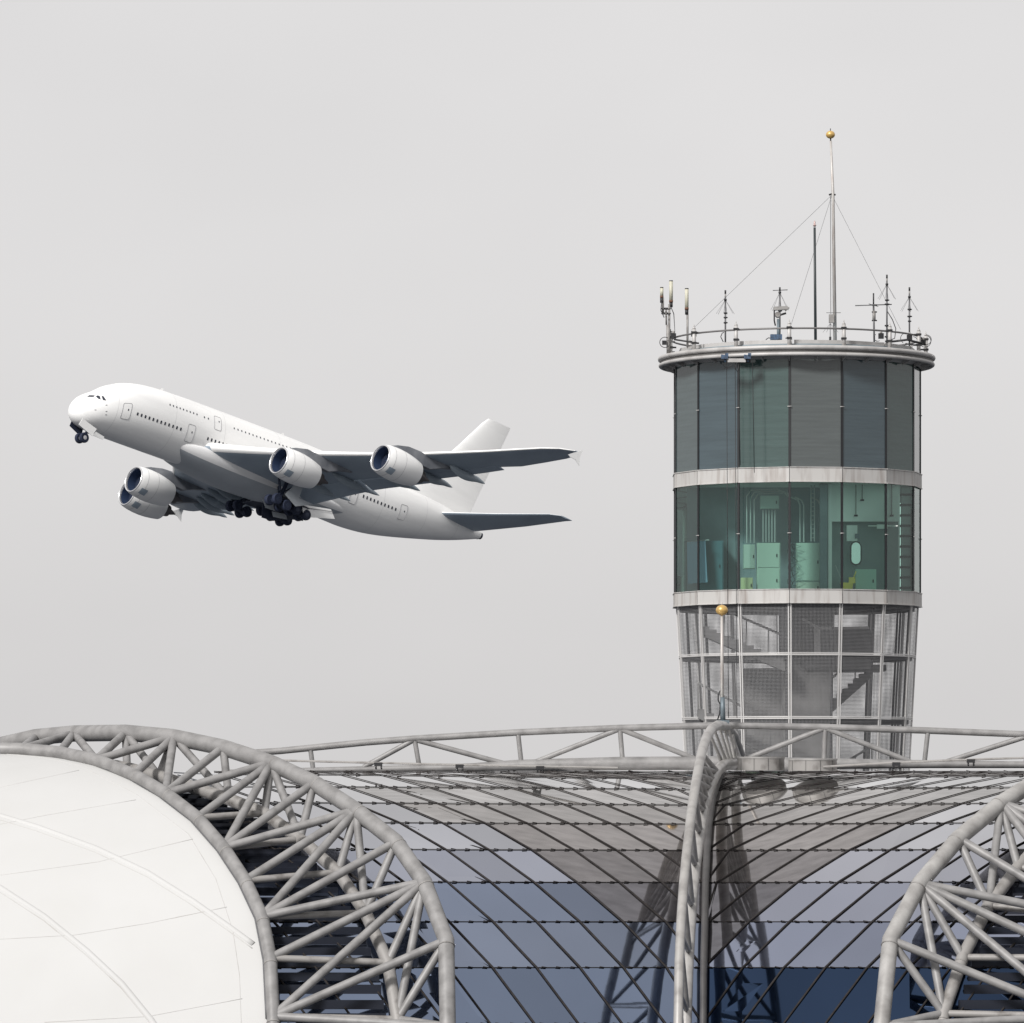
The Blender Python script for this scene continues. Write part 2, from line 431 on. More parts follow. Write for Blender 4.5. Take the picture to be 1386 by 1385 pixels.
A_R = [(1830, 1040, True), (1780, 1012, True), (1730, 1000, True), (1690, 994, True), (1640, 994, False), (1575, 1000, False), (1520, 1009, False), (1465, 1026, False), (1412, 1052, False), (1355, 1087, False),
       (1297, 1135, False), (1245, 1196, False), (1205, 1272, False), (1193, 1390, False), (1200, 1520, False)]
B_R = [(mir(x) + 8, y) for x, y in B_TR]
C_R = [(1700, 1031), (1648, 1040), (1600, 1051), (1555, 1066), (1510, 1082), (1462, 1101), (1414, 1136), (1378, 1174), (1338, 1226), (1303, 1296), (1277, 1372), (1264, 1480)]
tr_, waR, wbR, wcR = side_truss('pale arched tube truss entering at the lower right corner of the picture', True, A_R, B_R, C_R, ABL, ACL, BCL)

# dark louvres between the fabric and the glass, under the left truss
def louvres(label, side):
    t = thing('roof_louvre', P(430 if side < 0 else 1400, 1385, 98.5).to_tuple(), label, 'louvre', 'dark louvre strips under the arched trusses')
    py = 1074
    CT = [(y, x) for x, y in (C_L if side < 0 else C_R)]; BT = [(y, x) for x, y in (B_TR[2:] if side < 0 else B_R[2:])]
    k = 0
    while py < 1480:
        h = lerp(5, 17, min(1, (py - 1074) / 300))
        xl = interp(BT, py) + 4 * side * -1; xr = interp(CT, py) + side * 14
        mb = MB()
        a0, a1 = on_vault(xl, py, RCc - .14), on_vault(xr, py, RCc - .14)
        b0, b1 = on_vault(xl, py + h, RCc - .30), on_vault(xr, py + h, RCc - .30)
        mb.poly([a0, a1, b1, b0]); dn = Vector((0, .05, -.03)); mb.poly([p + dn for p in (a0, b0, b1, a1)])
        for a, b in ((a0, a1), (a1, b1), (b1, b0), (b0, a0)): mb.poly([a, a + dn, b + dn, b])
        mb.build('slat', LOUV, t)
        py += h * (1.12 if k % 3 else 1.35); k += 1
    for fr in (.2, .5, .8):                      # carriers behind the slats
        pts = [on_vault(lerp(interp(BT, y), interp(CT, y), fr), y, RCc - .36) for y in range(1080, 1480, 40)]
        mb = MB(); mb.tube(pts, .07, 8); mb.build('carrier', LOUV, t)
louvres('dark slatted louvre strip between the white fabric and the left truss', -1)
louvres('dark slatted louvre strip behind the truss in the lower right corner', 1)

# ------------------------------------------------------------ centre truss, seen nearly end on
ct = thing('valley_truss', P(925, 1385, 98).to_tuple(), 'narrow upright arched truss rising along the valley in the middle of the glass roof', 'roof truss')
ROUT = crest_r(981); RIN = crest_r(1034)
OUT = [(917, 1470), (918, 1385), (919.5, 1300), (922, 1245), (925.5, 1195), (930, 1150), (936, 1098), (941, 1065), (945.5, 1040), (951, 1014), (957, 997), (963, 987), (972, 981.6)]
INN = [(929, 1470), (931, 1385), (933, 1320), (936, 1262), (939, 1215), (943, 1175), (948, 1137), (953, 1104), (959, 1078), (965, 1060), (973, 1044), (982, 1036)]
wo_ = [on_vault(x, y, ROUT) for x, y in OUT] + [on_vault(984, 984, ROUT, far=True), on_vault(993, 995, ROUT, far=True), on_vault(1002, 1021, ROUT, far=True)]
wi_ = [on_vault(x, y, RIN) + Vector((0, .9, 0)) for x, y in INN] + [P(993, 1033.5, YC + 1.0)]
tube_part('chord', wo_, [rm(6.6, p.y) for p in wo_], STEELC, ct, 20)
tube_part('chord', wi_, [rm(7.6, p.y) for p in wi_], STEELC, ct, 20)
wl_ = [on_vault(x, y, RG + .10, rec=True) for x, y in [(951, 1470), (952, 1385), (952.5, 1310), (954, 1250), (955, 1195), (957, 1150), (960, 1110), (965, 1078), (971, 1058), (976, 1046.5)]]
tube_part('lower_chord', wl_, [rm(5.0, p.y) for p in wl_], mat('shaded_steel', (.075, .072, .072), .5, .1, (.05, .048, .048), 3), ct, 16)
for (a, b) in (((960, 991), (979, 1037)), ((966, 985), (984, 1035)), ((973, 982), (988, 1034)), ((980, 983), (991, 1033)), ((987, 987), (995, 1031)), ((992, 994), (999, 1030))):
    fa, fb = P(*a, YC + (a[0] - 972) * .06), P(*b, YC + .4 + (b[0] - 982) * .05)
    mb = MB(); mb.tube([fa, fb], [rm(1.8), rm(3.2)], 10); mb.build('brace', STEELW, ct, sharp=40)
OT = sorted((y, x) for x, y in OUT); IT = sorted((y, x) for x, y in INN)
def wpt(tab, y, R0, dy): return on_vault(interp(tab, y), y, R0) + Vector((0, dy, 0))
for yn, dy in ((1045, 26), (1056, 30), (1067, 36), (1082, 42), (1098, 48), (1127, 58), (1172, 70), (1227, 80), (1291, 92), (1371, 105), (1455, 110)):
    b = wpt(IT, yn, RIN, .9) if yn < 1470 else wi_[0]
    for top_, rr in ((yn - dy, (3.0, 4.6)), (yn - dy * .30, (2.6, 3.6))):
        a = wpt(OT, max(984, top_), ROUT, 0); mb = MB(); mb.tube([a, b], [rm(rr[0]), rm(rr[1])], 12); mb.build('brace', STEEL, ct, sharp=40)
tube_part('brace', [on_vault(990, 996, ROUT, far=True), on_vault(1004, 1024, RIN, far=True)], rm(3), STEEL, ct)
# ------------------------------------------------------------ ridge truss
def ridge(px, py): return P(px, py, YC + 1.2)
rt = thing('ridge_truss', P(960, 1045, YC + 1.2).to_tuple(), 'long level tube truss along the ridge above the glass roof', 'roof truss')
top = [(300, 1022), (380, 1016.5), (420, 1012.5), (495, 1005), (561, 1000), (701, 991.5), (839, 985.5), (975, 982), (1117, 984.5), (1256, 989), (1394, 994.5), (1480, 1000), (1580, 1009)]
wt = [ridge(*p) for p in top]
tube_part('chord', wt, rm(4.6, 109), STEEL, rt, 18)
def bpy_(px): return interp([(300, 1046), (420, 1043), (640, 1039), (760, 1034), (980, 1033), (1130, 1034), (1386, 1035), (1500, 1040)], px)
low = [ridge(x, bpy_(x)) for x in (300, 420, 561, 640, 700, 839, 975, 1117, 1256, 1394, 1500)]
tube_part('chord', low, [rm(r_, 109) for r_ in (4, 4, 5, 6, 8, 9.2, 9.4, 7.5, 5.5, 4.6, 4.5)], STEEL, rt, 20)
for a, b in ((420, 424), (561, 568), (701, 706), (839, 843), (1117, 1115), (1256, 1251), (1394, 1388)):
    tube_part('post', [ridge(a, interp(top, a)), ridge(b, bpy_(b))], rm(3.3, 109), STEEL, rt)
for a, b in ((561, 492), (561, 684), (839, 722), (839, 948), (1117, 1003), (1117, 1232), (1394, 1280), (1394, 1500)):
    tube_part('brace', [ridge(a, interp(top, a) + 1), ridge(b, bpy_(b) - 3)], rm(3.7, 109), STEEL, rt)

# walkway rails on the glass
def rail(label, pts, clamps):
    t = thing('roof_rail', P(*pts[0], 106).to_tuple(), label, 'rail', 'thin rails fixed to the glass roof near the ridge')
    tube_part('pipe', [P(x, y, 106.4) for x, y in pts], rm(1.5, 106), STEEL2, t, 8)
    for x in clamps:
        y = interp(pts, x); c = P(x, y, 106.4); mb = MB()
        mb.box(c + Vector((0, 0, -.03)), (.09, .05, .04)); mb.tube([c + Vector((-.06, 0, 0)), c + Vector((-.05, .05, -.14))], .02, 6); mb.tube([c + Vector((.06, 0, 0)), c + Vector((.07, .05, -.14))], .02, 6)
        mb.build('clamp', DARKMET, t)
rail('thin pipe rail with clamps along the left half of the glass roof ridge', [(330, 1027), (400, 1030), (560, 1034), (700, 1037), (836, 1039.5)], (512, 622, 731))
rail('thin dark pipe rail rising to the right along the glass roof ridge', [(1114, 1038), (1200, 1033), (1290, 1029), (1386, 1026), (1500, 1023)], (1213, 1314))
# drums beside the valley truss
for (x0, x1, y0, y1, Y, lab) in ((998, 1062, 1025, 1043, 107.0, 'flat round metal drum on the ridge touching the valley truss'), (1067, 1133, 1027.5, 1043.5, 106.4, 'flat round metal drum on the ridge, the farther from the valley truss')):
    c0 = P((x0 + x1) / 2, y1, Y + .5); r = (x1 - x0) / 2 * Y / FP; h = (y1 - y0) * Y / FP
    t = thing('ridge_drum', c0.to_tuple(), lab, 'drum', 'flat metal drums on the ridge')
    mb = MB(); mb.lathe(c0, (0, 0, 1), [(0, r * .99), (0, r), (h, r), (h, r * .96), (h - .02, r * .96)], 40); mb.build('shell', STEEL2, t, sharp=40)
    mb = MB(); mb.lathe(c0 + Vector((0, 0, h - .03)), (0, 0, 1), [(0, r + .012), (.04, r + .012)], 40); mb.build('rim', STEELW, t, sharp=40)
    mb = MB()
    for a in (-150, -110, -75, -40): 
        d = Vector((math.cos(R_(a)), math.sin(R_(a)), 0)); mb.bar(c0 + d * (r + .004), c0 + d * (r + .004) + Vector((0, 0, h)), .010, .006)
    mb.build('seam', DARKMET, t)

# lightning masts
GOLD = mat('gold_ball', (.62, .40, .13), .35, .35, (.50, .33, .12), 6)
POLE = mat('pale_pole', (.50, .49, .47), .45, .2, (.36, .32, .30), 9, stretch=(1, 1, .2))
STEELB = mat('blue_steel', (.12, .15, .17), .5, .3)
def ball(mb, c, r): mb.lathe(c - Vector((0, 0, r * .85)), (0, 0, 1), [(0, .01)] + [(r * .85 - r * .85 * math.cos(a), r * math.sin(a)) for a in [math.pi * k / 12 for k in range(1, 12)]] + [(r * 1.7, .01)], 24)
YM = YC + .6
m1 = thing('lightning_mast', P(977, 982, YM).to_tuple(), 'short pale pole with a golden ball standing on top of the valley truss', 'mast', 'poles topped by a golden ball')
mb = MB(); mb.tube([P(977.5, 945, YM), P(977, 834, YM)], [rm(2.7, YM), rm(1.9, YM)], 10); mb.build('pole', POLE, m1)
mb = MB(); mb.tube([P(978.5, 976, YM), P(978, 944, YM)], [rm(3.8, YM), rm(3.2, YM)], 10); mb.box(P(978.5, 977, YM), (.14, .1, .035)); mb.build('socket', STEELB, m1)
mb = MB(); mb.tube([P(977, 836, YM), P(977, 832, YM)], rm(1.2, YM), 8); ball(mb, P(977, 826, YM), rm(8.3, YM)); mb.build('ball', GOLD, m1)
mb = MB(); mb.tube([P(977, 820, YM), P(977, 815, YM)], rm(.8, YM), 6); mb.build('tip', POLE, m1)
mb = MB(); mb.tube([P(975, 935, YM), P(972, 941, YM), P(972, 948, YM), P(975, 954, YM), P(974, 966, YM), P(971, 975, YM)], rm(1.0, YM), 6); mb.build('cable', DARKMET, m1)

# ------------------------------------------------------------ control tower
YT = 185.0; CX = (1078 - 693) * YT / FP; S = YT / FP     # S: metres per picture pixel at the tower
def zt(py): return H - (py - HOR) * S
ANG = [-54.5 + 24 * k for k in range(15)]
def ring(r, deg, z): return Vector((CX + r * math.sin(R_(deg)), YT - r * math.cos(R_(deg)), z))
tw = thing('control_tower', (CX, YT, 0), 'round airport control tower with green glass storeys, pale bands and a perforated metal skirt', 'tower')
CORN = mat('cornice_metal', (.42, .41, .40), .5, .1, (.24, .225, .215), 1.1, stretch=(1, 1, .5), detail=8, lo=.5, hi=.8)
BAND = mat('band_panel', (.45, .44, .425), .6, .05, (.24, .205, .185), 2.2, stretch=(2.2, 2.2, .25), detail=9, lo=.48, hi=.85)
JOINT = mat('joint_black', (.012, .013, .015), .5)
SLATE = [mat(nm, c, .10, 0, tuple(v * 1.2 for v in c), 1.5, stretch=(.3, .3, 6), ior=1.55) for nm, c in (('slate_glass', (.056, .074, .076)), ('blue_slate_glass', (.050, .070, .080)), ('green_slate_glass', (.046, .074, .070)), ('grey_slate_glass', (.072, .082, .082)))]
for gm in SLATE:
    n = gm.node_tree; b = n.nodes['Principled BSDF']; z = n.nodes.new('ShaderNodeTexNoise'); z.inputs['Scale'].default_value = 1.6; z.inputs['Detail'].default_value = 3
    t = n.nodes.new('ShaderNodeTexCoord'); q = n.nodes.new('ShaderNodeMapping'); q.inputs['Scale'].default_value = (1.5, 1.5, 5)
    n.links.new(t.outputs['Object'], q.inputs[0]); n.links.new(q.outputs[0], z.inputs['Vector'])
    u = n.nodes.new('ShaderNodeBump'); u.inputs['Strength'].default_value = .22; u.inputs['Distance'].default_value = .02
    n.links.new(z.outputs[0], u.inputs['Height']); n.links.new(u.outputs[0], b.inputs['Normal'])
GREEN = glass_mat('green_glass', (.78, .99, .93), 1.5, (.25, .45, .42), .03)
RT = 167.5 * S
z_top, z_b1t, z_b1b, z_b2t, z_b2b = zt(489), zt(643), zt(662), zt(804), zt(822)
slot = {14: 0, 0: 1, 1: 2, 2: 3, 3: 1, 4: 2, 5: 0}
for k in range(15):
    a0, a1 = ANG[k] + .22, ANG[k] + 24 - .22
    for (zb, zh, kind) in ((z_b1t, z_top, 0), (z_b2t, z_b1b, 1)):
        q = [ring(RT, a0, zb), ring(RT, a1, zb), ring(RT, a1, zh), ring(RT, a0, zh)]
        mb = MB(); mb.poly(q)
        if kind == 0:
            inn = Vector((CX, YT, 0)); qq = [p + (Vector((inn.x, inn.y, p.z)) - p).normalized() * .03 for p in q]
            mb.poly(qq[::-1])
            mb.build('window_pane', SLATE[slot.get(k, k % 3)], tw)
        else: mb.build('window_pane', GREEN, tw)
    # joint and its spider fittings
    for (zb, zh, yfit) in ((z_b1t, z_top, zt(563)), (z_b2t, z_b1b, zt(730))):
        mb = MB(); mb.bar(ring(RT + .005, ANG[k], zb), ring(RT + .005, ANG[k], zh), .085, .05, up=ring(1, ANG[k], 0) - Vector((CX, YT, 0))); mb.build('mullion', JOINT, tw)
        c = ring(RT + .05, ANG[k], yfit); tg = Vector((math.cos(R_(ANG[k])), math.sin(R_(ANG[k])), 0))
        mb = MB(); mb.tube([c - tg * .08, c + tg * .08], .018, 6); mb.tube([c, ring(RT - .02, ANG[k], yfit)], .02, 6); mb.build('glass_fitting', CORN, tw)
    for (zb, zh) in ((z_b1b, z_b1t), (z_b2b, z_b2t)):
        q0, q1 = ring(RT + .06, ANG[k] + .12, 0), ring(RT + .06, ANG[k] + 24 - .12, 0)
        i0, i1 = ring(RT - .18, ANG[k], 0), ring(RT - .18, ANG[k] + 24, 0)
        mb = MB(); up = lambda p, z: Vector((p.x, p.y, z))
        mb.poly([up(q0, zb), up(q1, zb), up(q1, zh), up(q0, zh)]); mb.poly([up(q0, zh), up(q1, zh), up(i1, zh), up(i0, zh)]); mb.poly([up(q0, zb), up(i0, zb), up(i1, zb), up(q1, zb)])
        mb.poly([up(i0, zb), up(i0, zh), up(i1, zh), up(i1, zb)])
        # thin drip edge top and bottom
        for z in (zb, zh): mb.bar(ring(RT + .07, ANG[k] + .2, z), ring(RT + .07, ANG[k] + 23.8, z), .03, .03)
        mb.build('band_panel', BAND, tw)
INT = mat('interior_wall', (.80, .84, .80), .8, 0, (.74, .78, .75), .8)
INTM = mat('interior_grey', (.26, .31, .31), .8, 0, (.20, .25, .25), .8)
INTD = mat('interior_dark', (.22, .26, .29), .8, 0, (.13, .17, .19), .6)
PIPE = mat('interior_pipe', (.34, .36, .36), .4, .4)
def disc(name, r, z0, z1, m_, parent=tw, n=15):
    mb = MB(); 
    mb.lathe(Vector((CX, YT, z0)), (0, 0, 1), [(0, r), (z1 - z0, r)], 45, smooth=False); return mb.build(name, m_, parent)
disc('floor_slab', RT - .19, zt(812), zt(805), CONC); disc('floor_slab', RT - .19, z_b1b, z_b1t, INT); disc('roof_slab', RT - .05, z_top, zt(480), INTD)
# lower skirt of perforated metal
RO = 164.5 * S; slope = (164.5 - 156) * S / (zt(820) - zt(976))
def rs(z): return RO - (zt(820) - z) * slope
levels = [zt(821), zt(889), zt(973)]
while levels[-1] > 3: levels.append(levels[-1] - 2.42)
levels.append(0.0)
PERF = perforated_mat('perforated_metal', (.23, .23, .235), .052, .44)
FRAME = mat('skirt_frame', (.56, .55, .54), .45, .3)
nlev = 5
low_skirt = MB()
for li in range(len(levels) - 1):
    zh, zb = levels[li] - .035, levels[li + 1] + .035
    for k in range(15):
        a0, a1 = ANG[k] + .7, ANG[k] + 24 - .7
        w = 2 * rs(zh) * math.sin(R_(11.3)); q = [ring(rs(zb), a0, zb), ring(rs(zb), a1, zb), ring(rs(zh), a1, zh), ring(rs(zh), a0, zh)]
        uv = [(0, 0), (w, 0), (w, zh - zb), (0, zh - zb)]
        if li < nlev:
            mb = MB(); mb.poly(q, uv=uv); mb.build('mesh_panel', PERF, tw)
        else: low_skirt.poly(q, uv=uv)
tag(low_skirt.build('lower_mesh_panel', PERF, tw), kind='stuff')
for k in range(15):
    mb = MB(); rad = ring(1, ANG[k], 0) - Vector((CX, YT, 0))
    for d in (-.55, .55): mb.bar(ring(rs(0), ANG[k] + d, 0), ring(rs(levels[0]), ANG[k] + d, levels[0]), .05, .06, up=rad)
    mb.build('post', FRAME, tw)
for z in levels[:-1]:
    mb = MB()
    for k in range(15):
        for dz in (-.03, .03): mb.bar(ring(rs(z) + .01, ANG[k], z + dz), ring(rs(z) + .01, ANG[k] + 24, z + dz), .05, .042)
    mb.build('ring_rail', FRAME, tw)
# concrete core, landings and stair inside the skirt
mb = MB(); mb.box(((CX + .35), YT - .1, zt(822) / 2), (.95, 1.5, zt(822) / 2 - .02)); mb.build('core', CONC, tw)
mb = MB(); mb.box(((CX - 1.1), YT + .6, (zt(905)) / 2), (.95, 1.2, zt(905) / 2)); mb.build('core', CONC, tw)
STAIR = mat('stair_concrete', (.21, .21, .21), .85, 0, (.14, .14, .14), 1.2)
def flight(x0, y0p, x1, y1p, Y, wid, rev=False):
    a, b = P(x0, y0p, Y), P(x1, y1p, Y); d = Vector((0, wid, 0)); th = Vector((0, 0, -.34))
    mb = MB(); n = 12
    mb.poly([a + th, b + th, b + th + d, a + th + d]); mb.poly([a + d, b + d, b + th + d, a + th + d])
    for k in range(n):
        p, q = a.lerp(b, k / n), a.lerp(b, (k + 1) / n); hi = max(p.z, q.z)
        P1, P2 = Vector((p.x, p.y, hi)), Vector((q.x, q.y, hi))
        mb.poly([P1, P2, P2 + d, P1 + d]); mb.poly([P1, P2, q + th, p + th])
        lowr = P1 if p.z < hi - 1e-4 else P2; lo_ = Vector((lowr.x, lowr.y, min(p.z, q.z))); mb.poly([lowr, lowr + d, lo_ + d, lo_])
    mb.build('stair', STAIR, tw)
    mb = MB(); up = Vector((0, -.02, 1.0))
    mb.bar(a + up, b + up, .06, .09)
    for k in range(0, 5): p = a.lerp(b, k / 4); mb.bar(p, p + up, .05, .05)
    mb.build('handrail', STAIR, tw)
flight(950, 848, 1070, 900, YT - 2.6, 1.1)
flight(1180, 905, 1090, 985, YT + .4, 1.2)
flight(945, 960, 1075, 1030, YT - 2.6, 1.1)
flight(1180, 1045, 1090, 1100, YT + .4, 1.2)
mb = MB(); mb.box(P(1158, 905, YT + .6) + Vector((0, 0, 0)), (1.1, 1.2, .12)); mb.build('landing', STAIR, tw)
mb = MB()
mb.poly([P(1088, 838, YT - 1.8), P(1108, 850, YT - 1.8), P(1177, 850, YT - 1.8), P(1183, 862, YT - 1.8), P(1180, 905, YT - 1.8), P(1088, 905, YT - 1.8)])
mb.poly([p + Vector((0, .12, 0)) for p in (P(1088, 838, YT - 1.8), P(1088, 905, YT - 1.8), P(1180, 905, YT - 1.8), P(1183, 862, YT - 1.8), P(1177, 850, YT - 1.8), P(1108, 850, YT - 1.8))])
mb.build('parapet', STAIR, tw)
for (pa, pb) in (((1086, 838), (1108, 850)), ((1108, 850), (1176, 850))):
    mb = MB(); mb.bar(P(*pa, YT - 1.84), P(*pb, YT - 1.84), .1, .09); mb.build('handrail', FRAME, tw)
mb = MB(); mb.box(P(1106, 868, YT - 1.86), (.12, .04, .55)); mb.build('handrail', FRAME, tw)
# soffit strip under lower band + dark ring beams
for z in (zt(826), zt(893), zt(979)):
    mb = MB(); mb.lathe(Vector((CX, YT, z - .05)), (0, 0, 1), [(0, rs(z) - .12), (.16, rs(z) - .12)], 45, caps=False)
    mb.lathe(Vector((CX, YT, z - .05)), (0, 0, 1), [(0, rs(z) - .3), (.16, rs(z) - .3)], 45, caps=False); mb.build('ring_beam', DARKMET, tw)
for k in range(15):                          # slim columns behind the joints
    mb = MB(); mb.tube([ring(rs(0) - .35, ANG[k] - 2.2, 0), ring(rs(levels[0]) - .35, ANG[k] - 2.2, levels[0])], .045, 8); mb.build('column', DARKMET, tw)

# upper technical storey seen through the green glass: partitions
zf = zt(805); zc_ = z_b1b
def wallbox(x0, x1, y0, y1, Y, d, m_, name='partition', parent=tw):
    a, b = P(x0, y0, Y), P(x1, y1, Y); mb = MB(); mb.box(((a.x + b.x) / 2, Y + d / 2, (a.z + b.z) / 2), (abs(b.x - a.x) / 2, d / 2, abs(a.z - b.z) / 2)); return mb.build(name, m_, parent)
wallbox(1122, 1216, 655, 706, YT - 2.75, 2.0, INT)               # bright bulkhead
wallbox(930, 1124, 655, 803, YT - .9, .15, INTD)               # dark back wall
wallbox(1124, 1216, 706, 803, YT - .7, .15, INTM)
wallbox(1121, 1126, 655, 803, YT - 3.4, 2.5, INT)
wallbox(1110, 1120, 655, 803, YT - 3.6, .4, INTD)
wallbox(1214, 1218, 655, 803, YT - 2.0, 1.2, INT)
wallbox(917, 924, 690, 780, YT - .6, .1, INT)
# cornice
for (r_, py, t_) in ((184.5, 486.5, 3.2), (184.0, 495.2, 2.7)):
    mb = MB(); z = zt(py); c = [ring(r_ * S, 5 * k, z) for k in range(73)]
    n0 = 10; rows = []
    for k in range(73):
        rad = (ring(1, 5 * k, 0) - Vector((CX, YT, 0))).normalized()
        rows.append([c[k] + (rad * math.cos(a) * 1.0 + Vector((0, 0, 1)) * math.sin(a)) * t_ * S for a in [2 * math.pi * j / n0 for j in range(n0)]])
    mb.grid(rows, True, True); mb.build('cornice_ring', CORN, tw)
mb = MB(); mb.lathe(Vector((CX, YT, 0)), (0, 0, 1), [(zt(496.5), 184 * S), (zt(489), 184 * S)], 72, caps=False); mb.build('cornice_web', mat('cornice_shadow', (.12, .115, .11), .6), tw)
mb = MB(); mb.lathe(Vector((CX, YT, 0)), (0, 0, 1), [(zt(500), RT - .02), (zt(496.4), RT + .10), (zt(495.5), 184 * S)], 72, caps=False, smooth=False)
mb.build('soffit', CORN, tw)
mb = MB()
for k in range(30):
    a = ANG[0] + 12 * k; rad = ring(1, a, 0) - Vector((CX, YT, 0))
    o = [ring(RT + .03, a, zt(503)), ring(183 * S, a, zt(497)), ring(183 * S, a, zt(494)), ring(RT + .03, a, zt(490))]
    tg = Vector((math.cos(R_(a)), math.sin(R_(a)), 0)) * .02
    mb.poly([p + tg for p in o]); mb.poly([p - tg for p in o][::-1]); mb.poly([o[0] + tg, o[0] - tg, o[1] - tg, o[1] + tg])
mb.build('bracket', CORN, tw)
mb = MB(); mb.lathe(Vector((CX, YT, 0)), (0, 0, 1), [(zt(484), 4.0), (zt(484.1), 180 * S)], 72); mb.build('roof_deck', CORN, tw)
for k in range(15):                       # parapet panels with dark gaps
    a0, a1 = ANG[k] + 2.0, ANG[k] + 25.0; r = 162 * S
    mb = MB(); q = [ring(r, a0, zt(487)), ring(r, a1, zt(487)), ring(r, a1, zt(474.5)), ring(r, a0, zt(474.5))]
    mb.poly(q); i = [ring(r - .1, a, z) for a, z in ((a0, zt(487)), (a1, zt(487)), (a1, zt(474.5)), (a0, zt(474.5)))]
    mb.poly(i[::-1]); mb.poly([q[3], q[2], i[2], i[3]]); mb.poly([q[0], q[3], i[3], i[0]]); mb.poly([q[1], i[1], i[2], q[2]]); mb.build('parapet', CORN, tw)
for k in range(15):
    mb = MB(); c = ring(175 * S, ANG[k], 0); z0 = zt(486); mb.tube([Vector((c.x, c.y, z0)), Vector((c.x, c.y, zt(455)))], .075, 10)
    mb.tube([Vector((c.x, c.y, zt(455))), Vector((c.x, c.y, zt(452)))], [.075, .03], 10); mb.tube([Vector((c.x, c.y, zt(453))), Vector((c.x, c.y, zt(449)))], .02, 6)
    mb.box((c.x, c.y, z0 + .03), (.13, .13, .03)); mb.build('rail_post', CORN, tw)
    mb = MB(); rad = (ring(1, ANG[k], 0) - Vector((CX, YT, 0)))
    for py in (459.5, 473.5):
        mb = MB(); mb.box((c.x, c.y, zt(py)), (.1, .1, .035)); mb.bar(Vector((c.x, c.y, zt(py))), Vector((c.x, c.y, zt(py))) - rad * .22, .06, .06)
        mb.build('rail_clamp', DARKMET, tw)
mb = MB(); pts = [ring(169 * S, ANG[0] + 6 * k, zt(460)) for k in range(61)]; mb.tube(pts, .036, 8); mb.build('guard_rail', mat('rail_grey', (.16, .155, .155), .5, .3), tw)

# interior things
def cab(x0, x1, y0, y1, Y, d, c, label, cat, group=None, name='cabinet', split=True):
    a, b = P(x0, y0, Y), P(x1, y1, Y); m_ = mat(name + '_paint', c, .5)
    t = thing(name, ((a.x + b.x) / 2, Y + d / 2, b.z), label, cat, group)
    w, h = (b.x - a.x) / 2, (a.z - b.z) / 2; cx, cz = (a.x + b.x) / 2, (a.z + b.z) / 2
    mb = MB(); mb.box((cx, Y + d / 2, cz), (w, d / 2, h)); mb.build('body', m_, t)
    n = 2 if split else 1
    for k in range(n):
        zz = b.z + h * 2 * (k + .5) / n
        mb = MB(); mb.box((cx, Y - .015, zz), (w * .93, .014, h / n * .94)); dr = mb.build('door', m_, t)
        mb = MB(); mb.box((cx + w * .7, Y - .045, zz), (.02, .015, .06)); mb.build('handle', DARKMET, dr)
    return t
PALE = (.36, .44, .38)
cab(1024.5, 1056, 735, 803, YT - 3.3, .5, PALE, 'tall pale green cabinet with two stacked doors behind the third green pane', 'cabinet')
cab(1006.5, 1022, 737, 770, YT - 3.2, .5, (.34, .40, .36), 'small pale upper cabinet left of the tall two door cabinet', 'cabinet', split=False)
cab(1003, 1019, 782, 803, YT - 3.6, .45, (.42, .42, .24), 'low yellowish box on the tower floor under the small cabinet', 'box', name='storage_box', split=False)
cab(1078, 1112, 735, 787, YT - 3.3, .5, (.34, .42, .37), 'pale green cabinet hidden by hanging cables behind the middle pane', 'cabinet', split=False)
cab(1078, 1112, 788, 803, YT - 3.35, .5, (.38, .42, .36), 'low drawer box under the cabinet with hanging cables', 'box', name='drawer_box', split=False)
cab(1029, 1054.5, 671, 689, YT - 3.2, .25, (.25, .33, .30), 'square junction box high up with conduits running down', 'junction box', name='junction_box', split=False)
cab(1157.5, 1186, 770.5, 803, YT - 3.5, .55, (.45, .66, .56), 'pale green wash stand cabinet below the oval mirror', 'wash stand', name='wash_stand', split=False)
cab(945, 979, 732, 801, YT - 1.9, .8, (.05, .12, .15), 'dark teal covered equipment block behind the second green pane', 'equipment', name='covered_equipment', split=False)
t = thing('conduit_bank', P(1042, 735, YT - 3.0).to_tuple(), 'row of thin vertical conduits below the junction box', 'conduits')
for x in (1033, 1037, 1041, 1045, 1049): tube_part('conduit', [P(x, 690, YT - 3.0), P(x, 734, YT - 3.0)], .03, PIPE, t, 6)
t = thing('pipe_loop', P(1014, 735, YT - 2.9).to_tuple(), 'thin pipes that bend over near the ceiling left of the junction box', 'pipes')
for o in (0, 5, 10): tube_part('pipe', [P(1011 + o, 735, YT - 2.9), P(1011 + o, 672 + o / 2, YT - 2.9), P(1016 + o, 664 + o / 2, YT - 2.9), P(1052 + o, 662 + o / 2, YT - 2.9), P(1070, 670 + o / 2, YT - 2.9)], .028, PIPE, t, 6)
t = thing('vertical_pipes', P(1086, 733, YT - 2.9).to_tuple(), 'tall pale pipes curving over behind the middle green pane', 'pipes')
for x in (1083, 1088, 1110): tube_part('pipe', [P(x, 734, YT - 2.9), P(x, 684, YT - 2.9), P(x - 3, 677, YT - 2.9), P(x - 12, 673, YT - 2.9)], .035, PIPE, t, 6)
t = thing('cable_tray', P(1100, 733, YT - 3.0).to_tuple(), 'ladder shaped vertical cable tray behind the middle green pane', 'cable tray')
for x in (1098, 1102.5): tube_part('rail', [P(x, 657, YT - 3.0), P(x, 733, YT - 3.0)], .03, PIPE, t, 6)
for y in range(662, 733, 6): tube_part('rung', [P(1098, y, YT - 3.0), P(1102.5, y, YT - 3.0)], .022, PIPE, t, 6)
t = thing('cable_tangle', P(1074, 800, YT - 3.5).to_tuple(), 'dark tangle of hanging cables in front of the pale cabinet', 'cables')
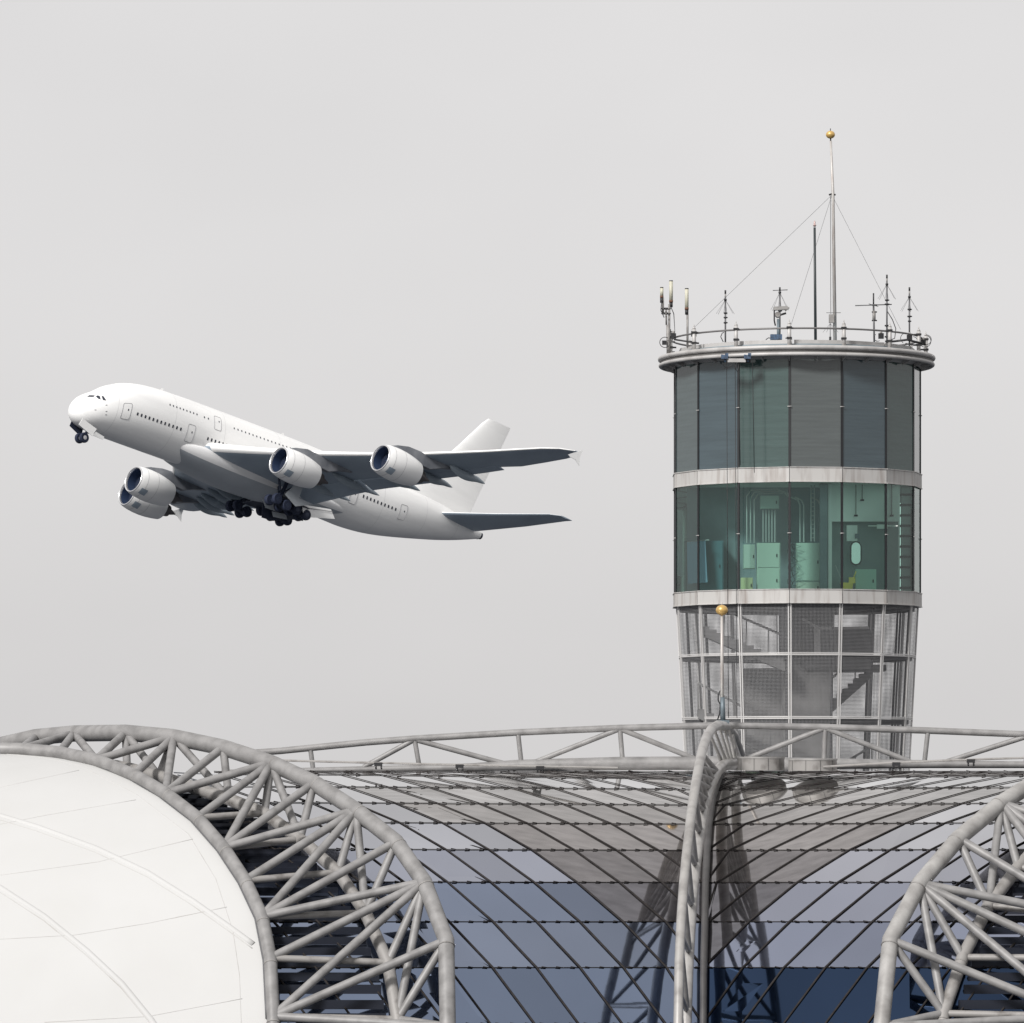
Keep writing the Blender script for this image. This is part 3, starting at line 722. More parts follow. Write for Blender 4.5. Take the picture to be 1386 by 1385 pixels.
for k in range(5):
    x = 1066 + k * 1.3; pts = []
    for q in range(14): pts.append(P(x + random.uniform(-1, 1) + (max(0, math.sin(q * 1.7 + k)) * (18 if k % 3 == 0 else 5)), 735 + q * 5, YT - 3.55))
    tube_part('cable', pts, .013, INTD if k % 2 else DARKMET, t, 5)
MIR = mat('mirror_glass', (.62, .72, .68), .08, .6)
t = thing('oval_mirror', P(1158, 749, YT - 2.9).to_tuple(), 'narrow rounded mirror on the wall above the wash stand', 'mirror')
def stadium(cx, cz, w, h, Y, n=8):
    o = []
    for k in range(n + 1): a = math.pi * k / n; o.append(Vector((cx + w * math.cos(a), Y, cz + h - w + w * math.sin(a))))
    for k in range(n + 1): a = math.pi + math.pi * k / n; o.append(Vector((cx + w * math.cos(a), Y, cz - h + w + w * math.sin(a))))
    return o
c = P(1158.5, 749, YT - 2.75)
for nm, w, h, d, m_ in (('frame', .22, .46, .0, DARKMET), ('glass', .17, .41, -.03, MIR)):
    o = stadium(c.x, c.z, w, h, c.y + d); mb = MB(); mb.poly(o); mb.poly([p + Vector((0, .06, 0)) for p in o][::-1])
    for k in range(len(o)): mb.poly([o[k], o[(k + 1) % len(o)], o[(k + 1) % len(o)] + Vector((0, .06, 0)), o[k] + Vector((0, .06, 0))])
    mb.build(nm, m_, t)
wallbox(1122, 1216, 706.5, 803, YT - 2.3, .12, INTM)
YEL = mat('yellow_plastic', (1.0, .80, .16), .4)
c = P(1146, 801, YT - 3.75)
t = thing('mop_bucket', c.to_tuple(), 'bright yellow mop bucket with a wringer on the tower floor', 'bucket')
mb = MB(); rows = [[c + Vector((sx * w, sy * w * .7, z)) for sx, sy in ((-1, -1), (1, -1), (1, 1), (-1, 1))] for w, z in ((.19, .04), (.25, .34), (.22, .34), (.17, .07))]; mb.grid(rows, False, True); mb.build('tub', YEL, t)
mb = MB(); mb.box(c + Vector((.2, 0, .43)), (.12, .13, .11)); mb.bar(c + Vector((.25, 0, .5)), c + Vector((.36, 0, .78)), .04, .04); mb.build('wringer', YEL, t)
for sx in (-.15, .15): mb = MB(); mb.lathe(c + Vector((sx, -.1, .04)), (1, 0, 0), [(-.02, .04), (.02, .04)], 10); mb.build('wheel', DARKMET, t)
tube_part('mop_handle', [c + Vector((-.1, .05, .2)), c + Vector((-.42, .1, 1.0))], .016, PIPE, t, 6)
t = thing('hanging_sheet', P(927, 790, YT - 3.2).to_tuple(), 'blue sheet draped inside the leftmost green pane', 'sheet')
mb = MB(); rows = []
for k in range(8):
    rows.append([ring(RT - .42 + .07 * math.sin(q * 1.9), -77 + q * 2.0 + k * .25, zt(736 + k * 8)) for q in range(12)])
mb.grid(rows); mb.build('cloth', mat('blue_cloth', (.16, .26, .36), .9), t)
mb = MB(); mb.tube([ring(RT - .42, -77 + 4 * q, zt(735.5)) for q in range(7)], .02, 6); mb.build('rail', PIPE, t)
for x, y0, y1, lab in ((1158.5, 655, 698, 'thin hooked rod hanging in front of the bulkhead, the longer on the left'), (1207, 655, 698, 'thin hooked rod hanging near the right end of the bulkhead'), (1167, 655, 677, 'short hooked rod hanging in front of the bulkhead')):
    t = thing('hanging_rod', P(x, y1, YT - 2.8).to_tuple(), lab, 'rod', 'hooked rods hanging before the bulkhead')
    tube_part('rod', [P(x, y0, YT - 2.8), P(x, y1, YT - 2.8)], .014, DARKMET, t, 5); tube_part('hook', [P(x - 2.5, y1, YT - 2.8), P(x + 2.5, y1, YT - 2.8)], .035, DARKMET, t, 6)
t = thing('wall_lamp', P(1194, 712, YT - 3.0).to_tuple(), 'pale lamp housing hanging under the bulkhead', 'lamp')
mb = MB(); mb.box(P(1194, 713, YT - 3.0), (.2, .1, .08)); mb.bar(P(1175, 712, YT - 3), P(1215, 712, YT - 3), .04, .04); mb.build('housing', mat('lamp_white', (.8, .85, .8), .4), t)
t = thing('duct', P(1227, 800, YT - 2.2).to_tuple(), 'vertical dark duct at the right end of the green storey', 'duct')
mb = MB(); mb.box(P(1226, 730, YT - 1.6), (.18, .18, 2.0)); mb.build('shaft', PIPE, t)
for y in range(670, 800, 14): mb = MB(); mb.box(P(1226, y, YT - 1.6), (.22, .22, .04)); mb.build('flange', DARKMET, t)
t = thing('wall_unit', P(1147, 735, YT - 3).to_tuple(), 'small box shaped air unit on the wall left of the mirror', 'air unit')
mb = MB(); mb.box(P(1153, 722, YT - 2.9), (.2, .15, .3)); mb.build('case', INT, t); mb = MB(); mb.box(P(1160, 726, YT - 3.0), (.08, .1, .09)); mb.build('grille', INTD, t)

# ------------------------------------------------------------ things on the tower roof
ANT = mat('antenna_grey', (.12, .12, .125), .5, .3); CREAM = mat('cream_radome', (.52, .50, .40), .5, 0, (.42, .41, .33), 8); RUST = mat('rusty_clamp', (.13, .06, .035), .7)
BLU = mat('blue_paint', (.07, .12, .20), .45, 0, (.03, .04, .06), 12)
ROOFZ = zt(484)
def rod(mb, pts, Y, r, n=7): mb.tube([P(x, y, Y) for x, y in pts], r * S, n)
# tall mast
Y = YT - 1.0
t = thing('lightning_mast', P(1131, 470, Y).to_tuple(), 'tall guyed pole with a golden ball at its tip on the tower roof', 'mast', 'poles topped by a golden ball')
mb = MB(); mb.tube([P(1130.5, 480, Y), P(1127.5, 265, Y), P(1124.5, 191, Y)], [2.6 * S, 2.1 * S, 1.5 * S], 10); mb.build('pole', POLE, t)
mb = MB(); ball(mb, P(1124, 182.5, Y), 6.2 * S); mb.build('ball', GOLD, t)
mb = MB(); mb.tube([P(1124, 177, Y), P(1124, 174, Y)], .6 * S, 6); mb.tube([P(1124.3, 192, Y), P(1124.2, 187, Y)], 1.1 * S, 6); mb.build('tip', DARKMET, t)
mb = MB(); mb.tube([P(1122, 264, Y), P(1126, 262.5, Y), P(1131, 264, Y)], 1.2 * S, 8); mb.build('guy_collar', DARKMET, t)
for (x, y, YY) in ((936, 447, YT - 2.5), (1067, 452, YT + 3.5), (1219, 446, YT - 2.2)):
    mb = MB(); mb.tube([P(1126, 264, Y), P(x, y, YY)], .20 * S, 5); mb.build('guy_wire', DARKMET, t)
mb = MB(); mb.tube([P(1124, 265, Y - .05), P(1124.5, 425, Y - .05)], .35 * S, 5); mb.build('cable', DARKMET, t)
mb = MB(); mb.box(P(1125.5, 431.5, Y - .1), (.1, .1, .16)); mb.build('junction_box', STEEL2, t)
# obstruction light pole
Y = YT - .6
t = thing('beacon_pole', P(1103.5, 470, Y).to_tuple(), 'straight dark pole with a small red lamp beside the tall guyed mast', 'pole')
mb = MB(); mb.tube([P(1104, 482, Y), P(1102.6, 308, Y)], [2.0 * S, 1.6 * S], 8); mb.build('pole', mat('pole_green', (.025, .032, .034), .5), t)
mb = MB(); mb.lathe(P(1102.6, 307, Y), (0, 0, 1), [(0, 1.6 * S), (1.5 * S, 1.6 * S), (1.5 * S, 2.4 * S), (2.2 * S, 2.4 * S), (2.2 * S, 1.4 * S), (6 * S, 1.4 * S), (8 * S, .5 * S)], 12); mb.build('lamp', mat('red_lens', (.42, .30, .28), .3), t)
# panel (cream tube) aerials
def cream(x, ytop, ybot, xm, ym, yb, Y, w, label):
    t = thing('tube_aerial', P(xm, yb, Y).to_tuple(), label, 'aerial', 'cream coloured tube aerials on the tower roof')
    mb = MB(); mb.tube([P(x, ybot, Y), P(x, ytop, Y)], w * S, 12); mb.build('radome', CREAM, t)
    mb = MB(); mb.tube([P(x, ytop, Y), P(x, ytop - 1.2, Y)], w * S * 1.04, 12); mb.build('cap', DARKMET, t)
    mb = MB(); mb.tube([P(x, ybot + 2.5, Y), P(x, ybot - .5, Y)], w * S * 1.08, 12); mb.build('base', RUST, t)
    mb = MB(); mb.tube([P(xm, yb, Y), P(xm, ym, Y)], 1.5 * S, 8); mb.build('mast', STEEL2, t); mb = MB(); mb.tube([P(x, ybot + 9, Y), P(x, ybot + 2.4, Y)], 2.3 * S, 8); mb.build('socket', DARKMET, t)
cream(908.3, 381, 407, 905.8, 412, 478, YT - 1.0, 2.5, 'tallest cream tube aerial at the left end of the tower roof')
cream(929.5, 391.5, 417, 930.5, 420, 470, YT - 1.6, 2.5, 'cream tube aerial standing alone, right of the left hand pair')
cream(895.7, 390, 401, 897.3, 403, 425, YT - 1.0, 2.2, 'short tilted cream aerial, the outermost on the left')
t = thing('aerial_stand', P(905, 478, YT - 1.1).to_tuple(), 'stout post with ring brackets that holds the left pair of aerials', 'stand')
mb = MB(); mb.tube([P(904.8, 480, YT - 1.1), P(904.2, 440, YT - 1.1)], 2.7 * S, 10); mb.tube([P(902, 440, YT - 1.1), P(901.5, 418, YT - 1.1)], 1.2 * S, 8); mb.build('post', STEEL2, t)
for y in (418, 424.5):
    mb = MB(); mb.tube([P(901.5 + 6 * math.cos(a), y + .8 * math.sin(a), YT - 1.1 - .15 * math.sin(a)) for a in [math.pi * k / 6 for k in range(13)]], .8 * S, 6); mb.build('ring_bracket', DARKMET, t)
mb = MB(); mb.tube([P(907, 413, YT - 1.1), P(912, 425, YT - 1.1), P(913.5, 450, YT - 1.1), P(906, 448, YT - 1.1)], .6 * S, 5); mb.tube([P(896, 405, YT - 1.1), P(894.5, 420, YT - 1.1), P(899, 430, YT - 1.1)], .6 * S, 5)
mb.tube([P(900 + 7 * math.cos(a), 463.5 + 7 * math.sin(a), YT - 1.3) for a in [R_(40 + 14 * k) for k in range(20)]], .5 * S, 5); mb.build('cable', DARKMET, t)
mb = MB(); mb.box(P(899, 464, YT - 1.2), (.08, .06, .08)); mb.build('lamp_box', DARKMET, t)
# whip aerials with drooping radials
def whip(x, yt, yr, yb, Y, label, sp=13, ln=16, parts=((440, 3), (425, 2.2)), hbar=None, cab_=None):
    t = thing('whip_aerial', P(x, yb, Y).to_tuple(), label, 'aerial', 'thin whip aerials with drooping radials')
    mb = MB(); rod(mb, [(x, yb), (x, yr - 4)], Y, 1.15); mb.build('mast', ANT, t)
    mb = MB(); rod(mb, [(x, yr - 2), (x, yt + 5)], Y, 1.1); mb.build('radiator', STEEL2, t)
    mb = MB(); rod(mb, [(x, yt + 5), (x, yt)], Y, 1.2); rod(mb, [(x, yr + 1.4), (x, yr - 1.2)], Y, 1.9); mb.build('tip', DARKMET, t)
    for k in range(6):
        a = math.pi * 2 * k / 6 + .3; mb = MB()
        mb.tube([P(x, yr, Y), P(x + sp * math.cos(a), yr + ln, Y) + Vector((0, sp * S * math.sin(a), 0))], .19 * S, 5); mb.build('radial', ANT, t)
    for y, w in parts:
        mb = MB(); rod(mb, [(x, y - 1), (x, y + 1)], Y, w * .9, 8); mb.bar(P(x - w, y, Y), P(x + w * 1.3, y, Y), .04, .04); mb.build('clamp', DARKMET, t)
    if cab_:
        mb = MB(); rod(mb, cab_, Y, .6, 5); mb.build('cable', DARKMET, t)
    if hbar:
        mb = MB(); mb.tube([P(hbar[0], hbar[2] + .8, Y), P(hbar[1], hbar[2], Y)], .6 * S, 6); mb.build('cross_bar', ANT, t)
    return t
whip(981.8, 393, 406, 478, YT - 3.0, 'whip aerial with drooping radials between the first and third roof posts from the left', 13, 19, ((424, 2.2), (430, 2.4), (437, 2.4)), cab_=[(979, 463), (975.5, 456), (977.5, 451), (980, 450)])
whip(1055.5, 389, 396, 468, YT - 2.6, 'whip aerial rising behind the floodlight at the middle of the roof edge', 13, 24, ((421, 2.4),), hbar=(1046, 1066, 392.5))
whip(1200.4, 372, 385, 474, YT - 2.6, 'tallest whip aerial with drooping radials, near the right end of the roof', 13, 20, ((406.5, 2.6), (412, 3), (441, 3), (456, 3)), cab_=[(1200, 420), (1208, 433), (1212.5, 445), (1211, 458), (1206, 460)])
whip(1230.9, 389, 402, 470, YT - 1.8, 'whip aerial with drooping radials at the right end, shorter than its neighbour', 13, 19, ((419, 2.6), (428.5, 2.8), (435, 2)))
t = thing('yagi_aerial', P(1182.5, 462, YT - 2.2).to_tuple(), 'aerial with a long level cross bar left of the tallest whip', 'aerial')
mb = MB(); rod(mb, [(1183.5, 475), (1182.3, 412)], YT - 2.2, 1.3); mb.build('mast', ANT, t)
mb = MB(); rod(mb, [(1182.3, 412), (1182.3, 397)], YT - 2.2, 1.0); mb.build('radiator', DARKMET, t)
mb = MB(); rod(mb, [(1157.5, 413.8), (1207, 412.2)], YT - 2.2, .75); mb.build('cross_bar', ANT, t)
mb = MB(); mb.tube([P(1176, 411.5, YT - 2.6), P(1188.5, 415, YT - 1.8)], .5 * S, 5); mb.build('director', ANT, t)
mb = MB(); rod(mb, [(1183, 434), (1183, 421)], YT - 2.2, 2.2, 8); mb.build('coil', STEEL2, t)
for y in (413, 422.5, 434): mb = MB(); mb.bar(P(1180, y, YT - 2.2), P(1187, y, YT - 2.2), .05, .05); mb.build('clamp', DARKMET, t)
# floodlight
Y = YT - 3.4
t = thing('floodlight', P(1053, 462, Y).to_tuple(), 'wide pale floodlight on a short stand at the middle of the roof edge', 'floodlight')
mb = MB(); rod(mb, [(1053.5, 468), (1053.5, 432)], Y, 2.1); mb.build('stand', STEELB, t)
mb = MB(); mb.bar(P(1047, 418, Y), P(1066, 417, Y), .3, .13); mb.bar(P(1063, 420.5, Y), P(1068, 416.5, Y), .26, .06); mb.build('head', STEELW, t)
mb = MB(); rod(mb, [(1048, 418), (1048, 434), (1049.5, 441)], Y, 1.0); rod(mb, [(1054, 427), (1064, 424)], Y, 1.4); mb.build('yoke', DARKMET, t)
mb = MB(); mb.lathe(P(1053, 426, Y - .1), (0, 1, 0), [(0, .09), (.12, .12)], 12); mb.build('motor', STEEL2, t)
mb = MB(); mb.box(P(1050.5, 456.5, Y - .1), (.22, .14, .1)); mb.build('control_box', BLU, t)
mb = MB(); rod(mb, [(1036.5, 460), (1040, 457.5), (1044, 458)], Y, .6, 5); rod(mb, [(1063, 458), (1069, 457), (1072, 460)], Y, .6, 5); mb.build('cable', DARKMET, t)
t = thing('bird_spike', P(1123.5, 458, YT - 3).to_tuple(), 'small upturned aerial with tiny radials below the mast box', 'aerial')
mb = MB(); rod(mb, [(1123.7, 462), (1123.7, 437)], YT - 3.2, .5, 5); mb.build('mast', ANT, t)
for dx in (-10, -5, 6, 11): mb = MB(); mb.tube([P(1123.7, 438, YT - 3.2), P(1123.7 + dx, 450, YT - 3.1)], .19 * S, 5); mb.build('radial', ANT, t)
mb = MB(); rod(mb, [(1118.5, 423.5), (1138, 423.5)], YT - 3.2, .4, 5); mb.build('cross_bar', ANT, t)
mb = MB(); rod(mb, [(1123.7, 462), (1123.7, 456)], YT - 3.2, 1.5, 8); mb.build('base', DARKMET, t)
# cable and lamp clusters on posts at the right
def lamp_cluster(x, y, Y, label, loops):
    t = thing('obstruction_lamp', P(x, y + 8, Y).to_tuple(), label, 'lamp', 'small lamps clamped to the roof rail')
    mb = MB(); mb.box(P(x, y, Y), (.1, .09, .1)); mb.build('housing', DARKMET, t)
    mb = MB(); mb.tube([P(x, y - 3, Y), P(x, y - 7, Y)], [.06, .04], 8); mb.build('lens', STEEL2, t)
    for (cx, cy, r0, a0, a1) in loops:
        mb = MB(); mb.tube([P(cx + r0 * math.cos(R_(a0 + (a1 - a0) * k / 14)), cy + r0 * math.sin(R_(a0 + (a1 - a0) * k / 14)), Y - .1) for k in range(15)], .45 * S, 5); mb.build('cable', DARKMET, t)
lamp_cluster(1249.5, 464, YT - .7, 'lamp in a knot of looped cables on the last post at the right', [(1254, 460, 6.5, -110, 120), (1252, 462, 8, -60, 150), (1247, 458, 5, 60, 250)])
lamp_cluster(1231, 457, YT - 2.0, 'lamp with cables clamped to the rail behind the second post from the right', [(1226, 458, 7, 120, 300), (1236, 462, 6, -90, 90)])
lamp_cluster(1192.5, 455, YT - 3.0, 'lamp clamped to the post beside the tallest whip aerial', [(1188, 457, 5, 60, 240)])
lamp_cluster(939, 452, YT - 2.6, 'lamp clamped to the rail beside the second post from the left', [(936, 457, 5, -60, 120)])
lamp_cluster(911.5, 455, YT - 1.4, 'dark lamp housing between the left aerials and the first rail post', [(915, 462, 6, 160, 300)])
t = thing('rail_brace', P(925, 462, YT - 2).to_tuple(), 'lower slanting rail between the left posts of the tower roof', 'rail')
mb = MB(); rod(mb, [(912, 459.5), (938, 463.5), (943, 465)], YT - 2.2, 1.2); mb.build('pipe', DARKMET, t)
t = thing('rail_brace', P(1215, 460, YT - 2).to_tuple(), 'lower slanting rail between the right posts of the tower roof', 'rail')
mb = MB(); rod(mb, [(1199, 463.5), (1228, 460), (1248, 465)], YT - 2.4, 1.5); mb.build('pipe', DARKMET, t)
# window cleaning hoist
Y = YT - 5.15
t = thing('cleaning_hoist', P(995, 486, Y).to_tuple(), 'blue window cleaning trolley hanging from the cornice with ropes', 'hoist')
for xx in (980.5, 1011.5):
    mb = MB(); mb.box(P(xx, 483.5, Y), (.12, .12, .07)); mb.box(P(xx + 3, 480.5, Y - .02), (.06, .1, .06)); mb.tube([P(xx - 4.5, 481, Y), P(xx + 5.5, 483, Y)], 1.2 * S, 8); mb.tube([P(xx, 486, Y), P(xx + 1.5, 490, Y)], 1.5 * S, 8)
    mb.build('trolley', BLU, t)
mb = MB(); mb.box(P(997, 488, Y), (.34, .06, .07)); mb.build('beam', CORN, t)
mb = MB(); mb.box(P(1009, 489.5, Y + .1), (.2, .06, .05)); mb.build('motor', DARKMET, t)
mb = MB(); mb.tube([P(984.5 + 7 * math.cos(a), 490 + 7 * math.sin(a), Y) for a in [R_(20 + 14 * k) for k in range(12)]], .45 * S, 5); mb.box(P(983, 498.5, Y), (.08, .03, .02)); mb.build('loop', DARKMET, t)
for x, y1 in ((984.5, 972), (996, 972), (1000.5, 630), (1019.5, 640)):
    mb = MB(); mb.tube([P(x - 1, 490, Y), P(x + 1.5, y1, Y)], .42 * S, 5); mb.build('rope', DARKMET, t)
mb = MB(); rod(mb, [(996, 492), (996, 500), (998, 503), (999.5, 500), (1000, 492)], Y, .6, 6); mb.build('guide', DARKMET, t)
# ------------------------------------------------------------ the airliner
def rotm(a, b, c):
    return Matrix.Rotation(a, 3, 'Z') @ Matrix.Rotation(b, 3, 'Y') @ Matrix.Rotation(c, 3, 'X')
PR = rotm(3.87364517, -.27705494, .03660321); PT = P(381.14, 633.96, 621.78)
PM = Matrix.Translation(PT) @ PR.to_4x4() @ Matrix.Translation(Vector((35, 0, 0)))   # body (x forward, nose at 0; y to its left; z up) -> world
PMI = PM.inverted()
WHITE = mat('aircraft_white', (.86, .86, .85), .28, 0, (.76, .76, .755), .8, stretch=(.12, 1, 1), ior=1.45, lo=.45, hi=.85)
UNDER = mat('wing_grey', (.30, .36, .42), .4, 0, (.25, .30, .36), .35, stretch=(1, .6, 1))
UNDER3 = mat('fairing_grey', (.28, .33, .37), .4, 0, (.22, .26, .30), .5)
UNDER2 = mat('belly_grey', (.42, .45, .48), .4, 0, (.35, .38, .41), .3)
NAVY = mat('gear_dark', (.015, .022, .045), .6); DUCT = mat('intake_blue', (.04, .065, .13), .4, .2)
JOINTW = mat('skin_joint_grey', (.66, .66, .66), .4)
LINE = mat('panel_line', (.28, .28, .29), .6); GLS = mat('cabin_window', (.03, .035, .05), .2)
LIP = mat('polished_lip', (.78, .78, .79), .22, .8)
HOT = mat('nozzle_metal', (.13, .12, .12), .4, .7)
air = thing('airliner', (0, 0, 0), 'white four engined double deck airliner climbing with its wheels still down', 'aeroplane', M=PM)
def pb(mb, name, m_, parent=air, sharp=40): return mb.build(name, m_, parent, local=True, sharp=sharp)
# s, top, bottom, half width
ST = [(0, -1.95, -2.05, .03), (.06, -1.52, -2.5, .44), (.25, -1.08, -2.92, .88), (.6, -.58, -3.3, 1.34), (1.1, -.06, -3.62, 1.78), (1.8, .45, -3.86, 2.2), (2.6, .92, -4.0, 2.53),
      (3.3, 1.42, -4.08, 2.74), (4.0, 1.95, -4.14, 2.91), (5, 2.52, -4.18, 3.1), (6.3, 3.1, -4.2, 3.28), (8, 3.58, -4.2, 3.43), (10, 3.9, -4.2, 3.53), (12.5, 4.08, -4.2, 3.57), (20, 4.2, -4.2, 3.57),
      (46, 4.2, -4.2, 3.57), (49, 4.19, -4.0, 3.55), (51.5, 4.18, -3.65, 3.5), (54, 4.14, -3.15, 3.38), (57, 4.08, -2.42, 3.12), (60, 3.98, -1.64, 2.75), (63, 3.8, -.82, 2.28), (66, 3.45, .12, 1.7), (68.2, 3.05, .9, 1.12), (69.6, 2.74, 1.42, .74), (70.0, 2.68, 1.55, .62)]
def cat(tab, x, k):
    i = 0
    while i < len(tab) - 2 and x > tab[i + 1][0]: i += 1
    x0, x1 = tab[i][0], tab[i + 1][0]; t = min(1, max(0, (x - x0) / (x1 - x0)))
    y0, y1 = tab[i][k], tab[i + 1][k]
    def sl(j):
        if j <= 0 or j >= len(tab) - 1: return None
        return (tab[j + 1][k] - tab[j - 1][k]) / (tab[j + 1][0] - tab[j - 1][0])
    m0 = sl(i); m1 = sl(i + 1); d = (y1 - y0) / (x1 - x0)
    m0 = d if m0 is None else m0; m1 = d if m1 is None else m1
    if d == 0: m0 = m1 = 0
    h = x1 - x0; t2, t3 = t * t, t * t * t
    return (2 * t3 - 3 * t2 + 1) * y0 + (t3 - 2 * t2 + t) * h * m0 + (-2 * t3 + 3 * t2) * y1 + (t3 - t2) * h * m1
def wx(s): return s + (.6 * (1 - s / 38) if s < 38 else 0)
def wxi(x): return x if x >= 38 else (x - .6) / (1 - .6 / 38)
def wz(s): return -1.4 * max(0, 1 - s / 38) ** 1.15
def fus(s, a, off=0.0):
    tp, bt, hw = cat(ST, s, 1), cat(ST, s, 2), cat(ST, s, 3)
    hh = (tp - bt) / 2; e = 2 / 2.12
    ca, sa = math.cos(a), math.sin(a)
    return Vector((-wx(s), (hw + off) * math.copysign(abs(sa) ** e, sa), wz(s) + (tp + bt) / 2 + (hh + off) * math.copysign(abs(ca) ** e, ca)))
ss = [0, .03, .06, .12, .25, .4, .6, .85, 1.1, 1.45, 1.8, 2.2, 2.6, 2.95, 3.3, 3.65, 4, 4.5, 5, 5.6, 6.3, 7.1, 8, 9, 10, 11.2, 12.5] + [14 + 2 * k for k in range(16)] + [46 + .8 * k for k in range(30)] + [69.6, 70.0]
NA = 64
mb = MB(); mb.grid([[fus(s, 2 * math.pi * k / NA) for k in range(NA)] for s in ss], True, True); pb(mb, 'fuselage', WHITE, sharp=None)
mb = MB(); mb.lathe((-69.98, 0, 2.1), (-1, 0, 0), [(0, .60), (.08, .50), (.45, .46), (.45, .38), (.1, .36)], 20); pb(mb, 'tail_exhaust', NAVY)
for sj in (4.9, 13.8, 22.0, 31.5, 41.0, 50.0, 58.0, 64.5):
    mb = MB(); mb.grid([[fus(sj + q, 2 * math.pi * k / NA, .006) for k in range(NA)] for q in (0, .045)], True, True); pb(mb, 'skin_joint', JOINTW, sharp=None)
def hit(px, py):
    """where the line of sight through px, py first meets the fuselage, in body space"""
    o = PMI @ Vector((0, 0, H)); d = ((PMI @ P(px, py, 600)) - o).normalized()
    t = 540.0
    def Fn(p):
        s = wxi(-p.x)
        if s < 0.001 or s > 70.0: return 5
        tp, bt, hw = cat(ST, s, 1), cat(ST, s, 2), cat(ST, s, 3)
        return (abs(p.y) / hw) ** 2.12 + (abs(p.z - wz(s) - (tp + bt) / 2) / ((tp - bt) / 2)) ** 2.12 - 1
    while t < 690:
        if Fn(o + d * t) < 0:
            a, b = t - .25, t
            for _ in range(20):
                m_ = (a + b) / 2
                if Fn(o + d * m_) < 0: b = m_
                else: a = m_
            return o + d * b
        t += .25
    return None
def body_y(px, py, y):               # the point of the line of sight that lies y metres to the left of the centreline
    o = PMI @ Vector((0, 0, H)); d = (PMI @ P(px, py, 600)) - o
    return o + d * ((y - o.y) / d.y)
def sa_of(p):
    s = wxi(-p.x); tp, bt, hw = cat(ST, s, 1), cat(ST, s, 2), cat(ST, s, 3); e = 2.12 / 2
    u = max(-1, min(1, p.y / hw)); v = max(-1, min(1, (p.z - wz(s) - (tp + bt) / 2) / ((tp - bt) / 2)))
    return s, math.atan2(math.copysign(abs(u) ** e, u), math.copysign(abs(v) ** e, v))
def patch(s, a, w, h, name, m_, off=.02, parent=air, r=.35):   # a rounded panel lying on the skin
    hw = cat(ST, s, 3); mb = MB(); n = 10; rows = []
    for i in range(n + 1):
        v = -1 + 2 * i / n
        lim = 1.0 if abs(v) < 1 - r else math.sqrt(max(0, 1 - ((abs(v) - 1 + r) / r) ** 2)) * r * h / w * 1.0 + (1 - r * h / w)
        lim = max(.05, min(1, lim))
        rows.append([fus(s + w / 2 * lim * u, a + v * h / 2 / 4.0, off) for u in (-1, -.5, 0, .5, 1)])
    mb.grid(rows); return pb(mb, name, m_, parent)
def outline(s, a, w, h, r, th, name, m_, parent):
    pts = []
    for cx, cy, a0 in ((1, 1, 0), (-1, 1, 90), (-1, -1, 180), (1, -1, 270)):
        for k in range(5):
            q = R_(a0 + 22.5 * k); pts.append(fus(s + cx * (w / 2 - r) + r * math.cos(q), a + (cy * (h / 2 - r) + r * math.sin(q)) / 4.0, .01))
    pts.append(pts[0]); q0 = [sa_of(p) for p in pts]; fine = []
    for (s0, a0_), (s1, a1_) in zip(q0, q0[1:]):
        for t in range(4): fine.append(fus(lerp(s0, s1, t / 4), lerp(a0_, a1_, t / 4), .012))
    fine.append(fine[0]); pts = fine; mb = MB(); mb.tube(pts, th, 5, caps=False); return pb(mb, name, m_, parent)
for (x0, y0, x1, y1, n, w, h) in ((186.2, 560.4, 244.7, 581, 12, .24, .40), (281.3, 594, 326.8, 610.4, 10, .24, .40), (492, 672, 535.4, 689.5, 10, .24, .40),
                            (230.1, 548, 266.5, 561, 9, .18, .26), (276.6, 565, 282, 566.8, 2, .18, .26), (317, 580, 393, 607, 16, .18, .26)):
    for k in range(n):
        t = k / (n - 1); p = hit(lerp(x0, x1, t), lerp(y0, y1, t))
        if p is None: continue
        s, a = sa_of(p); patch(s, a, w, h, 'window', GLS)
for (x, y, w, h) in ((171.4, 557.1, 1.25, 2.15), (257.4, 587.5, 1.2, 2.1), (295, 572.7, 1.15, 1.95), (545.3, 694.3, 1.25, 2.1), (478.9, 670.8, 1.2, 2.1)):
    p = hit(x, y)
    if p is None: continue
    s, a = sa_of(p); d = patch(s, a, w * .95, h * .96, 'door', WHITE, .008, r=.15)
    outline(s, a, w, h, .2, .028, 'door_seal', LINE, d); patch(s + .2, a - .06, .16, .24, 'door_window', GLS, .025, d)
def skin_poly(pts, name, m_, off=.03):
    q = []
    for (a, b) in zip(pts, pts[1:] + pts[:1]):
        for t in range(3): q.append((lerp(a[0], b[0], t / 3), lerp(a[1], b[1], t / 3)))
    w = []
    for x, y in q:
        p = hit(x, y)
        if p is None: return
        s, a = sa_of(p); w.append(fus(s, a, off))
    c = hit(sum(x for x, y in q) / len(q), sum(y for x, y in q) / len(q)); s, a = sa_of(c); c = fus(s, a, off)
    mb = MB()
    for k in range(len(w)): mb.poly([c, w[k], w[(k + 1) % len(w)]], True)
    pb(mb, name, m_)
z7 = lambda l: [(80 + x / 7.7, 510 + y / 7.7) for x, y in l]
skin_poly(z7([(288, 212), (312, 194), (370, 195), (358, 212)]), 'cockpit_window', GLS)
skin_poly(z7([(380, 206), (402, 195), (424, 204), (432, 240), (402, 228)]), 'cockpit_window', GLS)
skin_poly(z7([(439, 200), (462, 205), (490, 248), (455, 244)]), 'cockpit_window', GLS)
for x, y in ((129, 555), (144, 548.5), (144, 557), (143.5, 561.5)):
    p = hit(x, y)
    if p: s, a = sa_of(p); patch(s, a, .22, .16, 'sensor', LINE)
